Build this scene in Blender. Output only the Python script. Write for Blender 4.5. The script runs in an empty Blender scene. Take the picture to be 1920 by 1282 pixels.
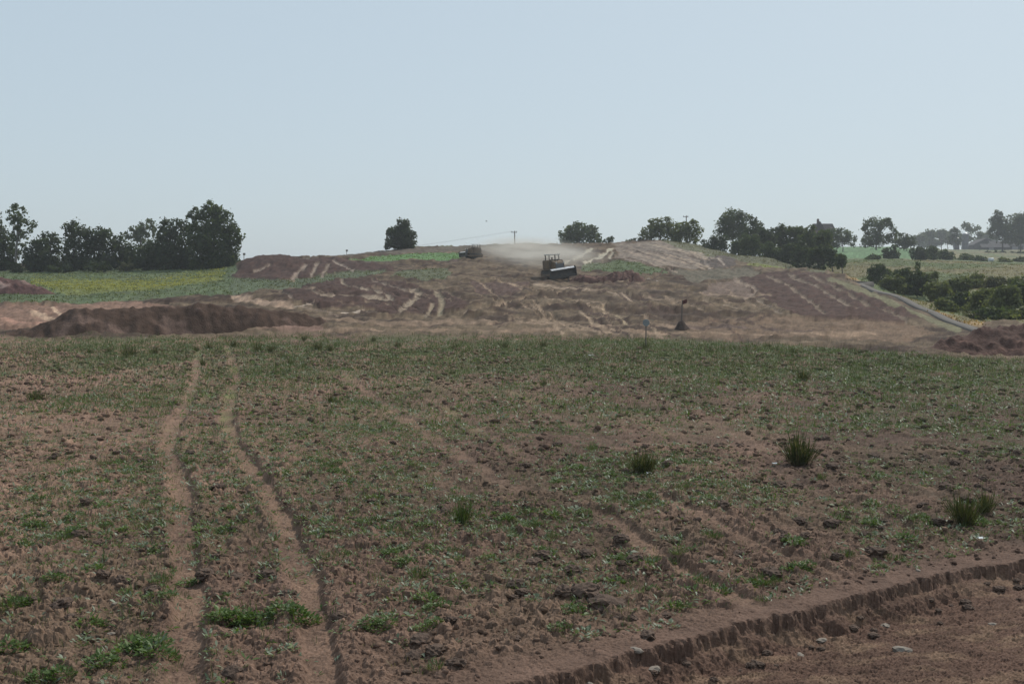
import bpy, bmesh, math, random
import numpy as np
from mathutils import Vector, Matrix, Euler

# ------------------------------------------------------------------ camera, world, sun, exposure
SC = bpy.context.scene
COL = SC.collection
F, CX, CY, HOR, CAMZ = 2027.0, 960.0, 641.0, 520.0, 4.1
TH = math.atan((CY - HOR) / F)
cam_d = bpy.data.cameras.new('camera')
cam = bpy.data.objects.new('camera', cam_d); COL.objects.link(cam)
cam.location = (0, 0, CAMZ)
cam.rotation_euler = (math.pi / 2 - TH, 0, 0)
cam_d.sensor_width = 36.0
cam_d.lens = 36.0 * F / 1920.0
cam_d.clip_start = 0.1
cam_d.clip_end = 12000
SC.camera = cam

SUN_EL, SUN_AZ = math.radians(46), math.radians(40)       # azimuth clockwise from +Y
world = bpy.data.worlds.new('World'); SC.world = world; world.use_nodes = True
wn = world.node_tree; wn.nodes.clear()
w_out = wn.nodes.new('ShaderNodeOutputWorld'); w_bg = wn.nodes.new('ShaderNodeBackground')
w_sky = wn.nodes.new('ShaderNodeTexSky'); w_sky.sky_type = 'NISHITA'; w_sky.sun_disc = False
w_sky.sun_elevation = SUN_EL; w_sky.sun_rotation = SUN_AZ
w_sky.altitude = 0; w_sky.air_density = 1.0; w_sky.dust_density = 1.6; w_sky.ozone_density = 2.0
w_hsv = wn.nodes.new('ShaderNodeHueSaturation'); w_hsv.inputs['Saturation'].default_value = 1.0
w_bg.inputs['Strength'].default_value = 0.13
w_gam = wn.nodes.new('ShaderNodeGamma'); w_gam.inputs['Gamma'].default_value = 0.20           # thick summer haze evens the sky out
w_mul = wn.nodes.new('ShaderNodeVectorMath'); w_mul.operation = 'MULTIPLY'; w_mul.inputs[1].default_value = (3.13, 3.58, 3.86)
wn.links.new(w_sky.outputs[0], w_gam.inputs['Color']); wn.links.new(w_gam.outputs[0], w_mul.inputs[0])
wn.links.new(w_mul.outputs[0], w_hsv.inputs['Color']); wn.links.new(w_hsv.outputs[0], w_bg.inputs['Color'])
wn.links.new(w_bg.outputs[0], w_out.inputs['Surface'])

sun_d = bpy.data.lights.new('sun', 'SUN'); sun_d.energy = 3.3; sun_d.angle = math.radians(0.6)
sun_d.color = (1.0, 0.95, 0.87)
sun = bpy.data.objects.new('sun', sun_d); COL.objects.link(sun)
SV = Vector((math.sin(SUN_AZ) * math.cos(SUN_EL), math.cos(SUN_AZ) * math.cos(SUN_EL), math.sin(SUN_EL)))
sun.rotation_euler = SV.to_track_quat('Z', 'Y').to_euler(); sun.location = (60, 60, 120)

SC.view_settings.view_transform = 'Standard'; SC.view_settings.look = 'None'
SC.view_settings.exposure = 0.0; SC.view_settings.gamma = 1.0
SC.view_settings.use_curve_mapping = False

# ------------------------------------------------------------------ helpers
rng = np.random.default_rng(7)
random.seed(7)
ct, st = math.cos(TH), math.sin(TH)

def at(px, py, Y):
    r = (px - CX) / F; u = -(py - CY) / F
    s = Y / (ct + u * st)
    return (r * s, Y, CAMZ + (-st + u * ct) * s)

def project(X, Y, Z):
    zr = Z - CAMZ
    fw = np.maximum(Y * ct - zr * st, 0.05); up = Y * st + zr * ct
    return CX + F * X / fw, CY - F * up / fw

def lin(c):
    a = np.asarray(c, float) / 255.0
    return np.where(a <= 0.04045, a / 12.92, ((a + 0.055) / 1.055) ** 2.4)

def hash2(ix, iy, seed):
    h = (ix.astype(np.int64) * 374761393 + iy.astype(np.int64) * 668265263 + seed * 1442695041) & 0xFFFFFFFF
    h = ((h ^ (h >> 13)) * 1274126177) & 0xFFFFFFFF
    h = ((h ^ (h >> 16)) * 2246822519) & 0xFFFFFFFF
    return ((h ^ (h >> 15)) & 0xFFFFFF) / float(0xFFFFFF)

def vnoise(x, y, seed=0):
    x = np.asarray(x, float); y = np.asarray(y, float)
    ix = np.floor(x); iy = np.floor(y); fx = x - ix; fy = y - iy
    ix = ix.astype(np.int64); iy = iy.astype(np.int64)
    fx = fx * fx * (3 - 2 * fx); fy = fy * fy * (3 - 2 * fy)
    a = hash2(ix, iy, seed); b = hash2(ix + 1, iy, seed); c = hash2(ix, iy + 1, seed); d = hash2(ix + 1, iy + 1, seed)
    return (a + (b - a) * fx) * (1 - fy) + (c + (d - c) * fx) * fy

def fbm(x, y, seed=0, octv=3):
    s = 0; a = 1.0; t = 0
    for k in range(octv):
        s = s + a * vnoise(x * 2 ** k + 17.3 * k, y * 2 ** k - 9.1 * k, seed + k * 11); t += a; a *= 0.55
    return s / t

def cells(x, y, seed=0, edge=False):
    """distance to nearest jittered point and that cell's random value"""
    ix = np.floor(x).astype(np.int64); iy = np.floor(y).astype(np.int64)
    best = np.full(np.shape(x), 9.0); sec = np.full(np.shape(x), 9.0); val = np.zeros(np.shape(x))
    for dx in (-1, 0, 1):
        for dy in (-1, 0, 1):
            jx = ix + dx; jy = iy + dy
            qx = jx + hash2(jx, jy, seed + 1); qy = jy + hash2(jx, jy, seed + 2)
            d = (x - qx) ** 2 + (y - qy) ** 2
            m = d < best
            sec = np.where(m, best, np.minimum(sec, d)); best = np.where(m, d, best); val = np.where(m, hash2(jx, jy, seed + 3), val)
    if edge: return np.sqrt(sec) - np.sqrt(best), val
    return np.sqrt(best), val

def sstep(a, b, x):
    t = np.clip((x - a) / (b - a), 0, 1); return t * t * (3 - 2 * t)

def in_poly(px, py, poly):
    n = len(poly); ins = np.zeros(px.shape, bool)
    j = n - 1
    for i in range(n):
        xi, yi = poly[i]; xj, yj = poly[j]
        if yi != yj:
            c = ((yi > py) != (yj > py)) & (px < (xj - xi) * (py - yi) / (yj - yi) + xi)
            ins ^= c
        j = i
    return ins

def line_dist(px, py, pts, sy=1.0):
    best = np.full(px.shape, 1e9)
    for (ax, ay), (bx, by) in zip(pts[:-1], pts[1:]):
        ay2, by2 = ay * sy, by * sy
        dx, dy = bx - ax, by2 - ay2
        L = dx * dx + dy * dy + 1e-9
        t = np.clip(((px - ax) * dx + (py * sy - ay2) * dy) / L, 0, 1)
        d = (px - ax - t * dx) ** 2 + (py * sy - ay2 - t * dy) ** 2
        best = np.minimum(best, d)
    return np.sqrt(best)

def np_mesh(name, v, f, cols=None, smooth=False):
    v = np.ascontiguousarray(v, dtype=np.float32); f = np.ascontiguousarray(f, dtype=np.int32)
    me = bpy.data.meshes.new(name)
    n, k = f.shape
    me.vertices.add(len(v)); me.vertices.foreach_set('co', v.ravel())
    me.loops.add(n * k); me.loops.foreach_set('vertex_index', f.ravel())
    me.polygons.add(n); me.polygons.foreach_set('loop_start', np.arange(0, n * k, k, dtype=np.int32))
    if smooth:
        me.polygons.foreach_set('use_smooth', np.ones(n, bool))
    me.update(calc_edges=True)
    if cols is not None:
        a = me.color_attributes.new('Col', 'FLOAT_COLOR', 'POINT')
        c4 = np.ones((len(v), 4), np.float32); c4[:, :3] = cols
        a.data.foreach_set('color', c4.ravel())
    return me

def link(name, me, mat=None, parent=None, loc=None):
    o = bpy.data.objects.new(name, me); COL.objects.link(o)
    if mat is not None and me is not None and len(me.materials) == 0: me.materials.append(mat)
    if parent is not None: o.parent = parent
    if loc is not None: o.location = loc
    return o

def tag(o, label, cat, group=None, kind=None):
    o['label'] = label; o['category'] = cat
    if group: o['group'] = group
    if kind: o['kind'] = kind
    return o

def empty(name, loc, rz=0.0):
    o = bpy.data.objects.new(name, None); COL.objects.link(o)
    o.location = loc; o.rotation_euler = (0, 0, rz); o.empty_display_size = 0.3
    return o

def bm_obj(name, bm, mat, parent=None, smooth=False):
    me = bpy.data.meshes.new(name); bm.normal_update(); bm.to_mesh(me); bm.free()
    if smooth:
        for p in me.polygons: p.use_smooth = True
    return link(name, me, mat, parent)

def add_box(bm, c, s, rot=None, bevel=0.0):
    r = bmesh.ops.create_cube(bm, size=1.0)
    m = Matrix.Translation(c) @ (rot.to_matrix().to_4x4() if rot else Matrix()) @ Matrix.Diagonal((s[0], s[1], s[2], 1))
    bmesh.ops.transform(bm, matrix=m, verts=r['verts'])
    if bevel > 0:
        es = list({e for v in r['verts'] for e in v.link_edges})
        bmesh.ops.bevel(bm, geom=es, offset=bevel, segments=1, affect='EDGES')

def add_tube(bm, pts, rad, n=7, cap=True):
    rings = []
    pts = [Vector(p) for p in pts]
    if not hasattr(rad, '__len__'): rad = [rad] * len(pts)
    for i, p in enumerate(pts):
        a = pts[max(i - 1, 0)]; b = pts[min(i + 1, len(pts) - 1)]
        d = (b - a).normalized(); ref = Vector((0, 0, 1)) if abs(d.z) < 0.9 else Vector((1, 0, 0))
        u = d.cross(ref).normalized(); w = d.cross(u)
        rings.append([bm.verts.new(p + (u * math.cos(t) + w * math.sin(t)) * rad[i]) for t in [2 * math.pi * k / n for k in range(n)]])
    for r0, r1 in zip(rings[:-1], rings[1:]):
        for k in range(n):
            bm.faces.new((r0[k], r0[(k + 1) % n], r1[(k + 1) % n], r1[k]))
    if cap:
        bm.faces.new(list(reversed(rings[0]))); bm.faces.new(rings[-1])

def add_prism(bm, prof, y0, y1, axis='y'):
    """extrude an xz profile between y0 and y1"""
    a = [bm.verts.new((p[0], y0, p[1])) for p in prof]; b = [bm.verts.new((p[0], y1, p[1])) for p in prof]
    n = len(prof)
    for k in range(n): bm.faces.new((a[k], a[(k + 1) % n], b[(k + 1) % n], b[k]))
    bm.faces.new(list(reversed(a))); bm.faces.new(b)
    bmesh.ops.recalc_face_normals(bm, faces=bm.faces)

# ------------------------------------------------------------------ materials
def new_mat(name):
    m = bpy.data.materials.new(name); m.use_nodes = True
    nt = m.node_tree; b = nt.nodes['Principled BSDF']
    return m, nt, b

def soil_mat(name, use_attr=True, color=(0.12, 0.09, 0.07), bump=0.02, s1=3.0, s2=28.0, amt=0.35):
    m, nt, b = new_mat(name)
    N, L = nt.nodes, nt.links
    b.inputs['Roughness'].default_value = 0.95; b.inputs['Specular IOR Level'].default_value = 0.12
    tc = N.new('ShaderNodeTexCoord'); geo = N.new('ShaderNodeNewGeometry')
    n1 = N.new('ShaderNodeTexNoise'); n1.inputs['Scale'].default_value = s1; n1.inputs['Detail'].default_value = 5
    n2 = N.new('ShaderNodeTexNoise'); n2.inputs['Scale'].default_value = s2; n2.inputs['Detail'].default_value = 4
    L.new(geo.outputs['Position'], n1.inputs['Vector']); L.new(geo.outputs['Position'], n2.inputs['Vector'])
    mix = N.new('ShaderNodeMath'); mix.operation = 'ADD'
    L.new(n1.outputs['Fac'], mix.inputs[0]); L.new(n2.outputs['Fac'], mix.inputs[1])
    mr = N.new('ShaderNodeMapRange'); mr.inputs['From Min'].default_value = 0.65; mr.inputs['From Max'].default_value = 1.35
    mr.inputs['To Min'].default_value = 1 - amt; mr.inputs['To Max'].default_value = 1 + amt
    L.new(mix.outputs[0], mr.inputs['Value'])
    vm = N.new('ShaderNodeVectorMath'); vm.operation = 'SCALE'
    if use_attr:
        at_ = N.new('ShaderNodeAttribute'); at_.attribute_name = 'Col'; L.new(at_.outputs['Color'], vm.inputs[0])
    else:
        vm.inputs[0].default_value = color
    L.new(mr.outputs[0], vm.inputs['Scale']); L.new(vm.outputs[0], b.inputs['Base Color'])
    bp = N.new('ShaderNodeBump'); bp.inputs['Strength'].default_value = 0.7; bp.inputs['Distance'].default_value = bump
    L.new(mix.outputs[0], bp.inputs['Height']); L.new(bp.outputs[0], b.inputs['Normal'])
    return m

def leaf_mat(name, trans=0.35, rough=0.55, spec=0.25):
    m, nt, b = new_mat(name); N, L = nt.nodes, nt.links
    at_ = N.new('ShaderNodeAttribute'); at_.attribute_name = 'Col'
    b.inputs['Roughness'].default_value = rough; b.inputs['Specular IOR Level'].default_value = spec
    L.new(at_.outputs['Color'], b.inputs['Base Color'])
    tr = N.new('ShaderNodeBsdfTranslucent')
    hs = N.new('ShaderNodeMix'); hs.data_type = 'RGBA'; hs.blend_type = 'MULTIPLY'; hs.inputs['Factor'].default_value = 1.0
    hs.inputs['B'].default_value = (1.0, 1.05, 0.55, 1)
    L.new(at_.outputs['Color'], hs.inputs['A']); L.new(hs.outputs['Result'], tr.inputs['Color'])
    ms = N.new('ShaderNodeMixShader'); ms.inputs[0].default_value = trans
    L.new(b.outputs[0], ms.inputs[1]); L.new(tr.outputs[0], ms.inputs[2])
    L.new(ms.outputs[0], nt.nodes['Material Output'].inputs['Surface'])
    return m

def plain_mat(name, col, rough=0.7, metal=0.0, dirt=None, scale=4.0, amt=0.5, spec=0.3):
    m, nt, b = new_mat(name); N, L = nt.nodes, nt.links
    b.inputs['Roughness'].default_value = rough; b.inputs['Metallic'].default_value = metal
    b.inputs['Specular IOR Level'].default_value = spec
    dirt = dirt or tuple(c * 0.6 for c in col)
    tc = N.new('ShaderNodeTexCoord'); n1 = N.new('ShaderNodeTexNoise')
    n1.inputs['Scale'].default_value = scale; n1.inputs['Detail'].default_value = 6
    L.new(tc.outputs['Object'], n1.inputs['Vector'])
    mr = N.new('ShaderNodeMapRange'); mr.inputs['From Min'].default_value = 0.35; mr.inputs['From Max'].default_value = 0.68
    mr.inputs['To Max'].default_value = amt
    L.new(n1.outputs['Fac'], mr.inputs['Value'])
    mx = N.new('ShaderNodeMix'); mx.data_type = 'RGBA'
    mx.inputs['A'].default_value = (*col, 1); mx.inputs['B'].default_value = (*dirt, 1)
    L.new(mr.outputs[0], mx.inputs['Factor']); L.new(mx.outputs['Result'], b.inputs['Base Color'])
    return m

M = {}
M['ground'] = soil_mat('ground_soil', bump=0.03, s1=1.6, s2=22.0, amt=0.30)
M['clod'] = soil_mat('clod_soil', use_attr=False, color=(0.105, 0.073, 0.056), bump=0.02, s1=7, s2=40, amt=0.4)
M['heap'] = soil_mat('heap_soil', bump=0.06, s1=2.5, s2=9.0, amt=0.35)
M['stone'] = plain_mat('pale_stone', (0.22, 0.185, 0.15), 0.85, scale=14)
M['leaf'] = leaf_mat('tree_leaves', 0.46, 0.6, 0.2)
M['weed'] = leaf_mat('weed_leaves', 0.35, 0.5, 0.28)
M['grass'] = leaf_mat('meadow_grass_blades', 0.25, 0.8, 0.05)
M['bark'] = plain_mat('bark', (0.07, 0.055, 0.045), 0.9, scale=9)
M['pale_bark'] = plain_mat('pale_bark', (0.26, 0.24, 0.22), 0.85, dirt=(0.06, 0.05, 0.045), scale=6, amt=0.8)
M['wood'] = plain_mat('weathered_wood', (0.13, 0.11, 0.095), 0.85, scale=7)
M['wire'] = plain_mat('wire_metal', (0.08, 0.08, 0.085), 0.5)
M['yellow'] = plain_mat('dusty_yellow_paint', (0.16, 0.105, 0.055), 0.75, dirt=(0.10, 0.075, 0.058), scale=1.6, amt=1.0)
M['dark_steel'] = plain_mat('dark_steel', (0.045, 0.042, 0.04), 0.7, dirt=(0.085, 0.068, 0.055), scale=3.0, amt=0.8)
M['glint_steel'] = plain_mat('blade_glint_steel', (0.72, 0.72, 0.72), 0.45, 0.0, dirt=(0.22, 0.2, 0.18), scale=3.5, amt=0.7)  # steel whitened to carry the sun and sky glint along the blade top
M['grille'] = plain_mat('grey_grille', (0.14, 0.14, 0.14), 0.6, scale=5)
M['roofpaint'] = plain_mat('pale_cab_roof', (0.42, 0.42, 0.38), 0.6, scale=3)
M['seat'] = plain_mat('black_vinyl', (0.025, 0.025, 0.027), 0.6)
M['lamp'] = plain_mat('lamp_glass', (0.5, 0.5, 0.48), 0.2)
M['shirt'] = plain_mat('work_shirt', (0.05, 0.06, 0.09), 0.9)
M['skin'] = plain_mat('skin', (0.33, 0.2, 0.14), 0.6)
M['white'] = plain_mat('white_paint', (0.62, 0.64, 0.64), 0.6, dirt=(0.4, 0.4, 0.38), scale=5)
M['flag'] = plain_mat('dark_red_cloth', (0.10, 0.035, 0.03), 0.9)
M['roof_grey'] = plain_mat('grey_roof_sheet', (0.10, 0.092, 0.09), 0.9, spec=0.05, scale=0.6)
M['wall_pale'] = plain_mat('pale_render', (0.24, 0.23, 0.23), 0.85, scale=0.5)
M['wall_dark'] = plain_mat('dark_boards', (0.06, 0.055, 0.055), 0.9, scale=0.7)
M['silo'] = plain_mat('grey_silo_staves', (0.13, 0.13, 0.14), 0.7, scale=0.6)
M['silo_dome'] = plain_mat('pale_metal_dome', (0.5, 0.5, 0.5), 0.45, 0.3, scale=1)
M['slate'] = plain_mat('dark_slate', (0.035, 0.03, 0.03), 0.95, spec=0.05, scale=1)
M['brick'] = plain_mat('red_brick', (0.09, 0.05, 0.04), 0.9, scale=2)
M['glass'] = plain_mat('dark_glass', (0.03, 0.035, 0.04), 0.15, spec=0.5)
M['gravel'] = soil_mat('grey_road', use_attr=False, color=(0.135, 0.122, 0.108), bump=0.01, s1=1.2, s2=20, amt=0.18)
M['bird'] = plain_mat('dark_feathers', (0.03, 0.03, 0.03), 0.8)

# ------------------------------------------------------------------ terrain shape
def zpy(px, py, Y): return at(px, py, Y)[2]
KN = {
 -700: [(77, 'z0'), (112, 572), (150, 535), (190, 510), (300, 497), (500, 'z8'), (3000, 'z0')],
 0:    [(77, 'z0'), (95, 592), (112, 571), (150, 533), (190, 508), (300, 495), (500, 'z8'), (3000, 'z0')],
 240:  [(77, 'z0'), (95, 592), (112, 570), (150, 532), (190, 505), (300, 493), (500, 'z8'), (3000, 'z0')],
 430:  [(76, 'z0'), (95, 590), (115, 560), (140, 530), (165, 511), (200, 498), (300, 492), (500, 'z8'), (3000, 'z0')],
 470:  [(76, 'z0'), (95, 589), (117, 554), (140, 529), (152, 518), (163, 485), (174, 485), (200, 'z6.5'), (300, 'z7'), (500, 'z8'), (3000, 'z0')],
 520:  [(75, 'z0'), (95, 588), (118, 550), (140, 528), (150, 520), (163, 481), (174, 480), (200, 'z6.6'), (300, 'z7'), (500, 'z8'), (3000, 'z0')],
 570:  [(75, 'z0'), (95, 588), (118, 549), (141, 526), (150, 519), (164, 487), (190, 484), (230, 'z7'), (300, 'z7'), (500, 'z8'), (3000, 'z0')],
 640:  [(75, 'z0'), (94, 592), (118, 550), (142, 525), (152, 514), (170, 489), (195, 480), (205, 478), (240, 'z7'), (300, 'z7'), (500, 'z8'), (3000, 'z0')],
 710:  [(74, 'z0'), (93, 596), (118, 553), (142, 525), (158, 505), (180, 487), (210, 473), (224, 469), (240, 'z9'), (300, 'z8'), (500, 'z8'), (3000, 'z0')],
 780:  [(73, 'z0'), (92, 598), (115, 560), (142, 525), (165, 503), (190, 483), (225, 465), (240, 463.5), (320, 'z8'), (500, 'z8'), (3000, 'z0')],
 900:  [(72, 'z0'), (91, 599), (113, 560), (144, 525), (185, 488), (225, 464), (238, 460), (320, 'z8'), (500, 'z8'), (3000, 'z0')],
 1050: [(71, 'z0'), (90, 600), (112, 560), (144, 522), (185, 490), (225, 464), (240, 458), (320, 'z8'), (500, 'z8'), (3000, 'z0')],
 1150: [(70, 'z0'), (90, 602), (112, 562), (145, 520), (180, 492), (215, 467), (235, 457), (320, 'z8'), (500, 'z8'), (3000, 'z0')],
 1240: [(69, 'z0'), (88, 604), (112, 565), (145, 524), (180, 493), (212, 466), (228, 450), (240, 449), (320, 'z8'), (500, 'z8'), (3000, 'z0')],
 1320: [(68, 'z0'), (87, 606), (110, 568), (145, 530), (180, 500), (210, 475), (222, 462), (232, 461), (320, 'z8.5'), (500, 'z8'), (3000, 'z0')],
 1440: [(66, 'z0'), (86, 608), (110, 572), (145, 535), (170, 512), (188, 496), (200, 483), (207, 481), (230, 'z6'), (320, 'z9'), (600, 'z17'), (900, 'z22'), (3000, 'z10')],
 1540: [(65, 'z0'), (84, 612), (105, 583), (130, 550), (150, 520), (160, 504), (166, 501), (185, 'z3.5'), (230, 'z6'), (330, 474), (420, 465), (600, 'z19'), (900, 'z24'), (3000, 'z10')],
 1600: [(64, 'z0'), (83, 615), (105, 583), (125, 553), (138, 533), (146, 522), (152, 519), (170, 'z2.5'), (210, 498), (260, 488), (330, 471), (420, 464), (600, 'z19.5'), (900, 'z24'), (3000, 'z10')],
 1680: [(63, 'z0'), (82, 618), (100, 590), (112, 567), (118, 556), (125, 548), (140, 'z0.8'), (170, 'z2.5'), (210, 499), (280, 485), (340, 472), (420, 464), (600, 'z19'), (900, 'z24'), (3000, 'z10')],
 1760: [(61, 'z0'), (80, 622), (92, 604), (98, 594), (105, 583), (120, 'z0'), (140, 'z0.8'), (200, 503), (260, 492), (340, 480), (450, 472), (600, 469), (900, 'z24'), (3000, 'z10')],
 1840: [(59, 'z0'), (72, 632), (80, 618), (89, 606), (100, 'z-0.3'), (120, 'z0.3'), (190, 506), (260, 494), (350, 484), (450, 475), (600, 469), (900, 'z24'), (3000, 'z10')],
 1920: [(56, 'z0'), (70, 'z0'), (86, 610), (100, 'z-0.2'), (120, 'z0.3'), (190, 507), (260, 494), (350, 484), (450, 475), (600, 469), (900, 'z24'), (3000, 'z10')],
 2620: [(56, 'z0'), (70, 'z0'), (86, 610), (100, 'z-0.2'), (120, 'z0.3'), (190, 507), (260, 494), (350, 484), (450, 475), (600, 469), (900, 'z24'), (3000, 'z10')],
}
LS = np.linspace(math.log(40.0), math.log(3200.0), 560)
_cols = sorted(KN)
_tab = []
for c in _cols:
    ys = [40.0] + [k[0] for k in KN[c]]
    zs = [0.0] + [float(k[1][1:]) if isinstance(k[1], str) else zpy(c, k[1], k[0]) for k in KN[c]]
    z = np.interp(LS, np.log(ys), zs)
    ker = np.exp(-0.5 * (np.arange(-6, 7) / 1.7) ** 2); ker /= ker.sum()
    z = np.convolve(np.pad(z, 6, mode='edge'), ker, mode='valid')
    _tab.append(z)
UG = np.linspace(-0.82, 0.82, 330)
_tab = np.array(_tab)
_uc = np.array([(c - CX) / F for c in _cols])
TG = np.array([np.interp(UG, _uc, _tab[:, k]) for k in range(len(LS))])      # (s, u)
ker = np.exp(-0.5 * (np.arange(-5, 6) / 2.0) ** 2); ker /= ker.sum()
TG = np.apply_along_axis(lambda a: np.convolve(np.pad(a, 5, mode='edge'), ker, mode='valid'), 1, TG)

def wid(Y): return np.sqrt(np.maximum(Y, 0) ** 2 + 5.0 ** 2)

LEDGE = [at(x, y, 4.1 * F / (y - HOR))[:2] for x, y in [(900, 1330), (1040, 1290), (1140, 1258), (1290, 1215), (1400, 1182), (1500, 1160), (1600, 1132), (1700, 1108), (1800, 1085), (1920, 1062), (2300, 1010), (3200, 930)]]
LEDGE = np.array(LEDGE); LEDGE = np.vstack([[[-3.0, 7.0]], LEDGE]); LEDGE = LEDGE[np.argsort(LEDGE[:, 0])]
def ledge_side(X, Y):
    """metres behind the edge of the stripped strip (negative = on the lower stripped ground)"""
    return (Y - np.interp(X, LEDGE[:, 0], LEDGE[:, 1], left=-50)) * 0.9

def zt(X, Y):
    X = np.asarray(X, float); Y = np.asarray(Y, float)
    u = np.clip(X / wid(Y), -0.81, 0.81); s = np.log(np.clip(Y, 41, 3100))
    a = (s - LS[0]) / (LS[1] - LS[0]); b = (u - UG[0]) / (UG[1] - UG[0])
    ia = np.clip(a.astype(int), 0, len(LS) - 2); ib = np.clip(b.astype(int), 0, len(UG) - 2)
    fa = a - ia; fb = b - ib
    z = (TG[ia, ib] * (1 - fa) + TG[ia + 1, ib] * fa) * (1 - fb) + (TG[ia, ib + 1] * (1 - fa) + TG[ia + 1, ib + 1] * fa) * fb
    z = z * sstep(41, 52, Y)
    z = z + 2.45 * sstep(8.2, 0.5, Y) * sstep(14, 5, np.abs(X))            # the bank the photographer stands on
    return z

def zt1(x, y): return float(zt(np.array([x]), np.array([y]))[0])

def hit(px, py, y0=9.0, y1=900.0):
    Ys = np.exp(np.linspace(math.log(y0), math.log(y1), 6000))
    r = (px - CX) / F; u = -(py - CY) / F
    s = Ys / (ct + u * st); X = r * s; Z = CAMZ + (-st + u * ct) * s
    below = np.nonzero(Z <= zt(X, Ys))[0]
    k = below[0] if len(below) else len(Ys) - 1
    return float(X[k]), float(Ys[k]), float(zt1(X[k], Ys[k]))

# ------------------------------------------------------------------ ground colours (bare soils, turf, tracks)
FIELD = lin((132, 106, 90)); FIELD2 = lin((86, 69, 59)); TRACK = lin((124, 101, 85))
POLY = [
 ([(-900, 500), (0, 508), (130, 506), (440, 490), (450, 520), (520, 528), (470, 548), (400, 553), (250, 562), (200, 568), (0, 572), (-900, 578)], (84, 98, 70), 0),
 ([(430, 512), (520, 527), (600, 518), (700, 507), (725, 511), (640, 526), (540, 541), (430, 552)], (86, 94, 74), 0),
 ([(60, 527), (130, 527), (300, 531), (410, 519), (425, 523), (330, 539), (270, 546), (200, 549), (130, 553), (95, 541)], (108, 112, 66), 0),
 ([(-900, 580), (0, 574), (110, 572), (250, 568), (330, 572), (200, 590), (100, 620), (-900, 630)], (124, 98, 84), 0),
 ([(440, 520), (455, 492), (480, 483), (530, 480), (560, 487), (640, 488), (690, 495), (742, 500), (735, 508), (660, 512), (600, 517), (520, 526)], (70, 53, 48), 0.25),
 ([(540, 488), (640, 478), (720, 467), (900, 458), (960, 457), (960, 465), (860, 470), (720, 476), (640, 484), (560, 490)], (92, 84, 74), 0),
 ([(660, 488), (700, 481), (770, 475), (862, 474), (870, 482), (860, 488), (790, 490), (700, 491)], (92, 122, 78), 0),
 ([(735, 512), (790, 505), (845, 503), (850, 515), (840, 530), (790, 531), (740, 524)], (86, 92, 70), 0),
 ([(530, 549), (570, 540), (640, 527), (690, 522), (740, 530), (800, 545), (840, 554), (862, 565), (878, 577), (850, 590), (800, 588), (740, 591), (700, 585), (620, 578), (560, 570), (540, 560)], (70, 53, 47), 0.3),
 
 ([(880, 530), (990, 534), (985, 552), (930, 560), (890, 556)], (84, 67, 60), 0.2),
 ([(1080, 503), (1110, 492), (1190, 489), (1215, 497), (1252, 505), (1240, 516), (1190, 519), (1140, 512), (1090, 512)], (82, 95, 66), 0),
 ([(1150, 457), (1230, 452), (1330, 470), (1350, 490), (1300, 505), (1230, 497), (1160, 485)], (122, 110, 99), 0),
 ([(1225, 446), (1340, 461), (1440, 478), (1565, 498), (1565, 511), (1440, 499), (1340, 481), (1260, 462)], (96, 97, 76), 0),
 ([(1395, 494), (1430, 496), (1475, 504), (1400, 501)], (118, 124, 74), 0),
 ([(1310, 490), (1360, 480), (1382, 500), (1340, 508)], (84, 75, 70), 0.2),
 ([(1250, 510), (1400, 504), (1440, 519), (1300, 531)], (94, 88, 75), 0),
 ([(1340, 530), (1390, 526), (1420, 560), (1300, 560)], (106, 90, 80), 0),
 ([(1390, 525), (1440, 513), (1500, 510), (1540, 513), (1590, 530), (1640, 550), (1720, 590), (1742, 600), (1680, 606), (1560, 603), (1480, 595), (1420, 560)], (72, 54, 48), 0.25),
 ([(1280, 602), (1450, 596), (1700, 606), (1760, 622), (1700, 642), (1300, 634)], (108, 89, 73), 0),
]
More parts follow.
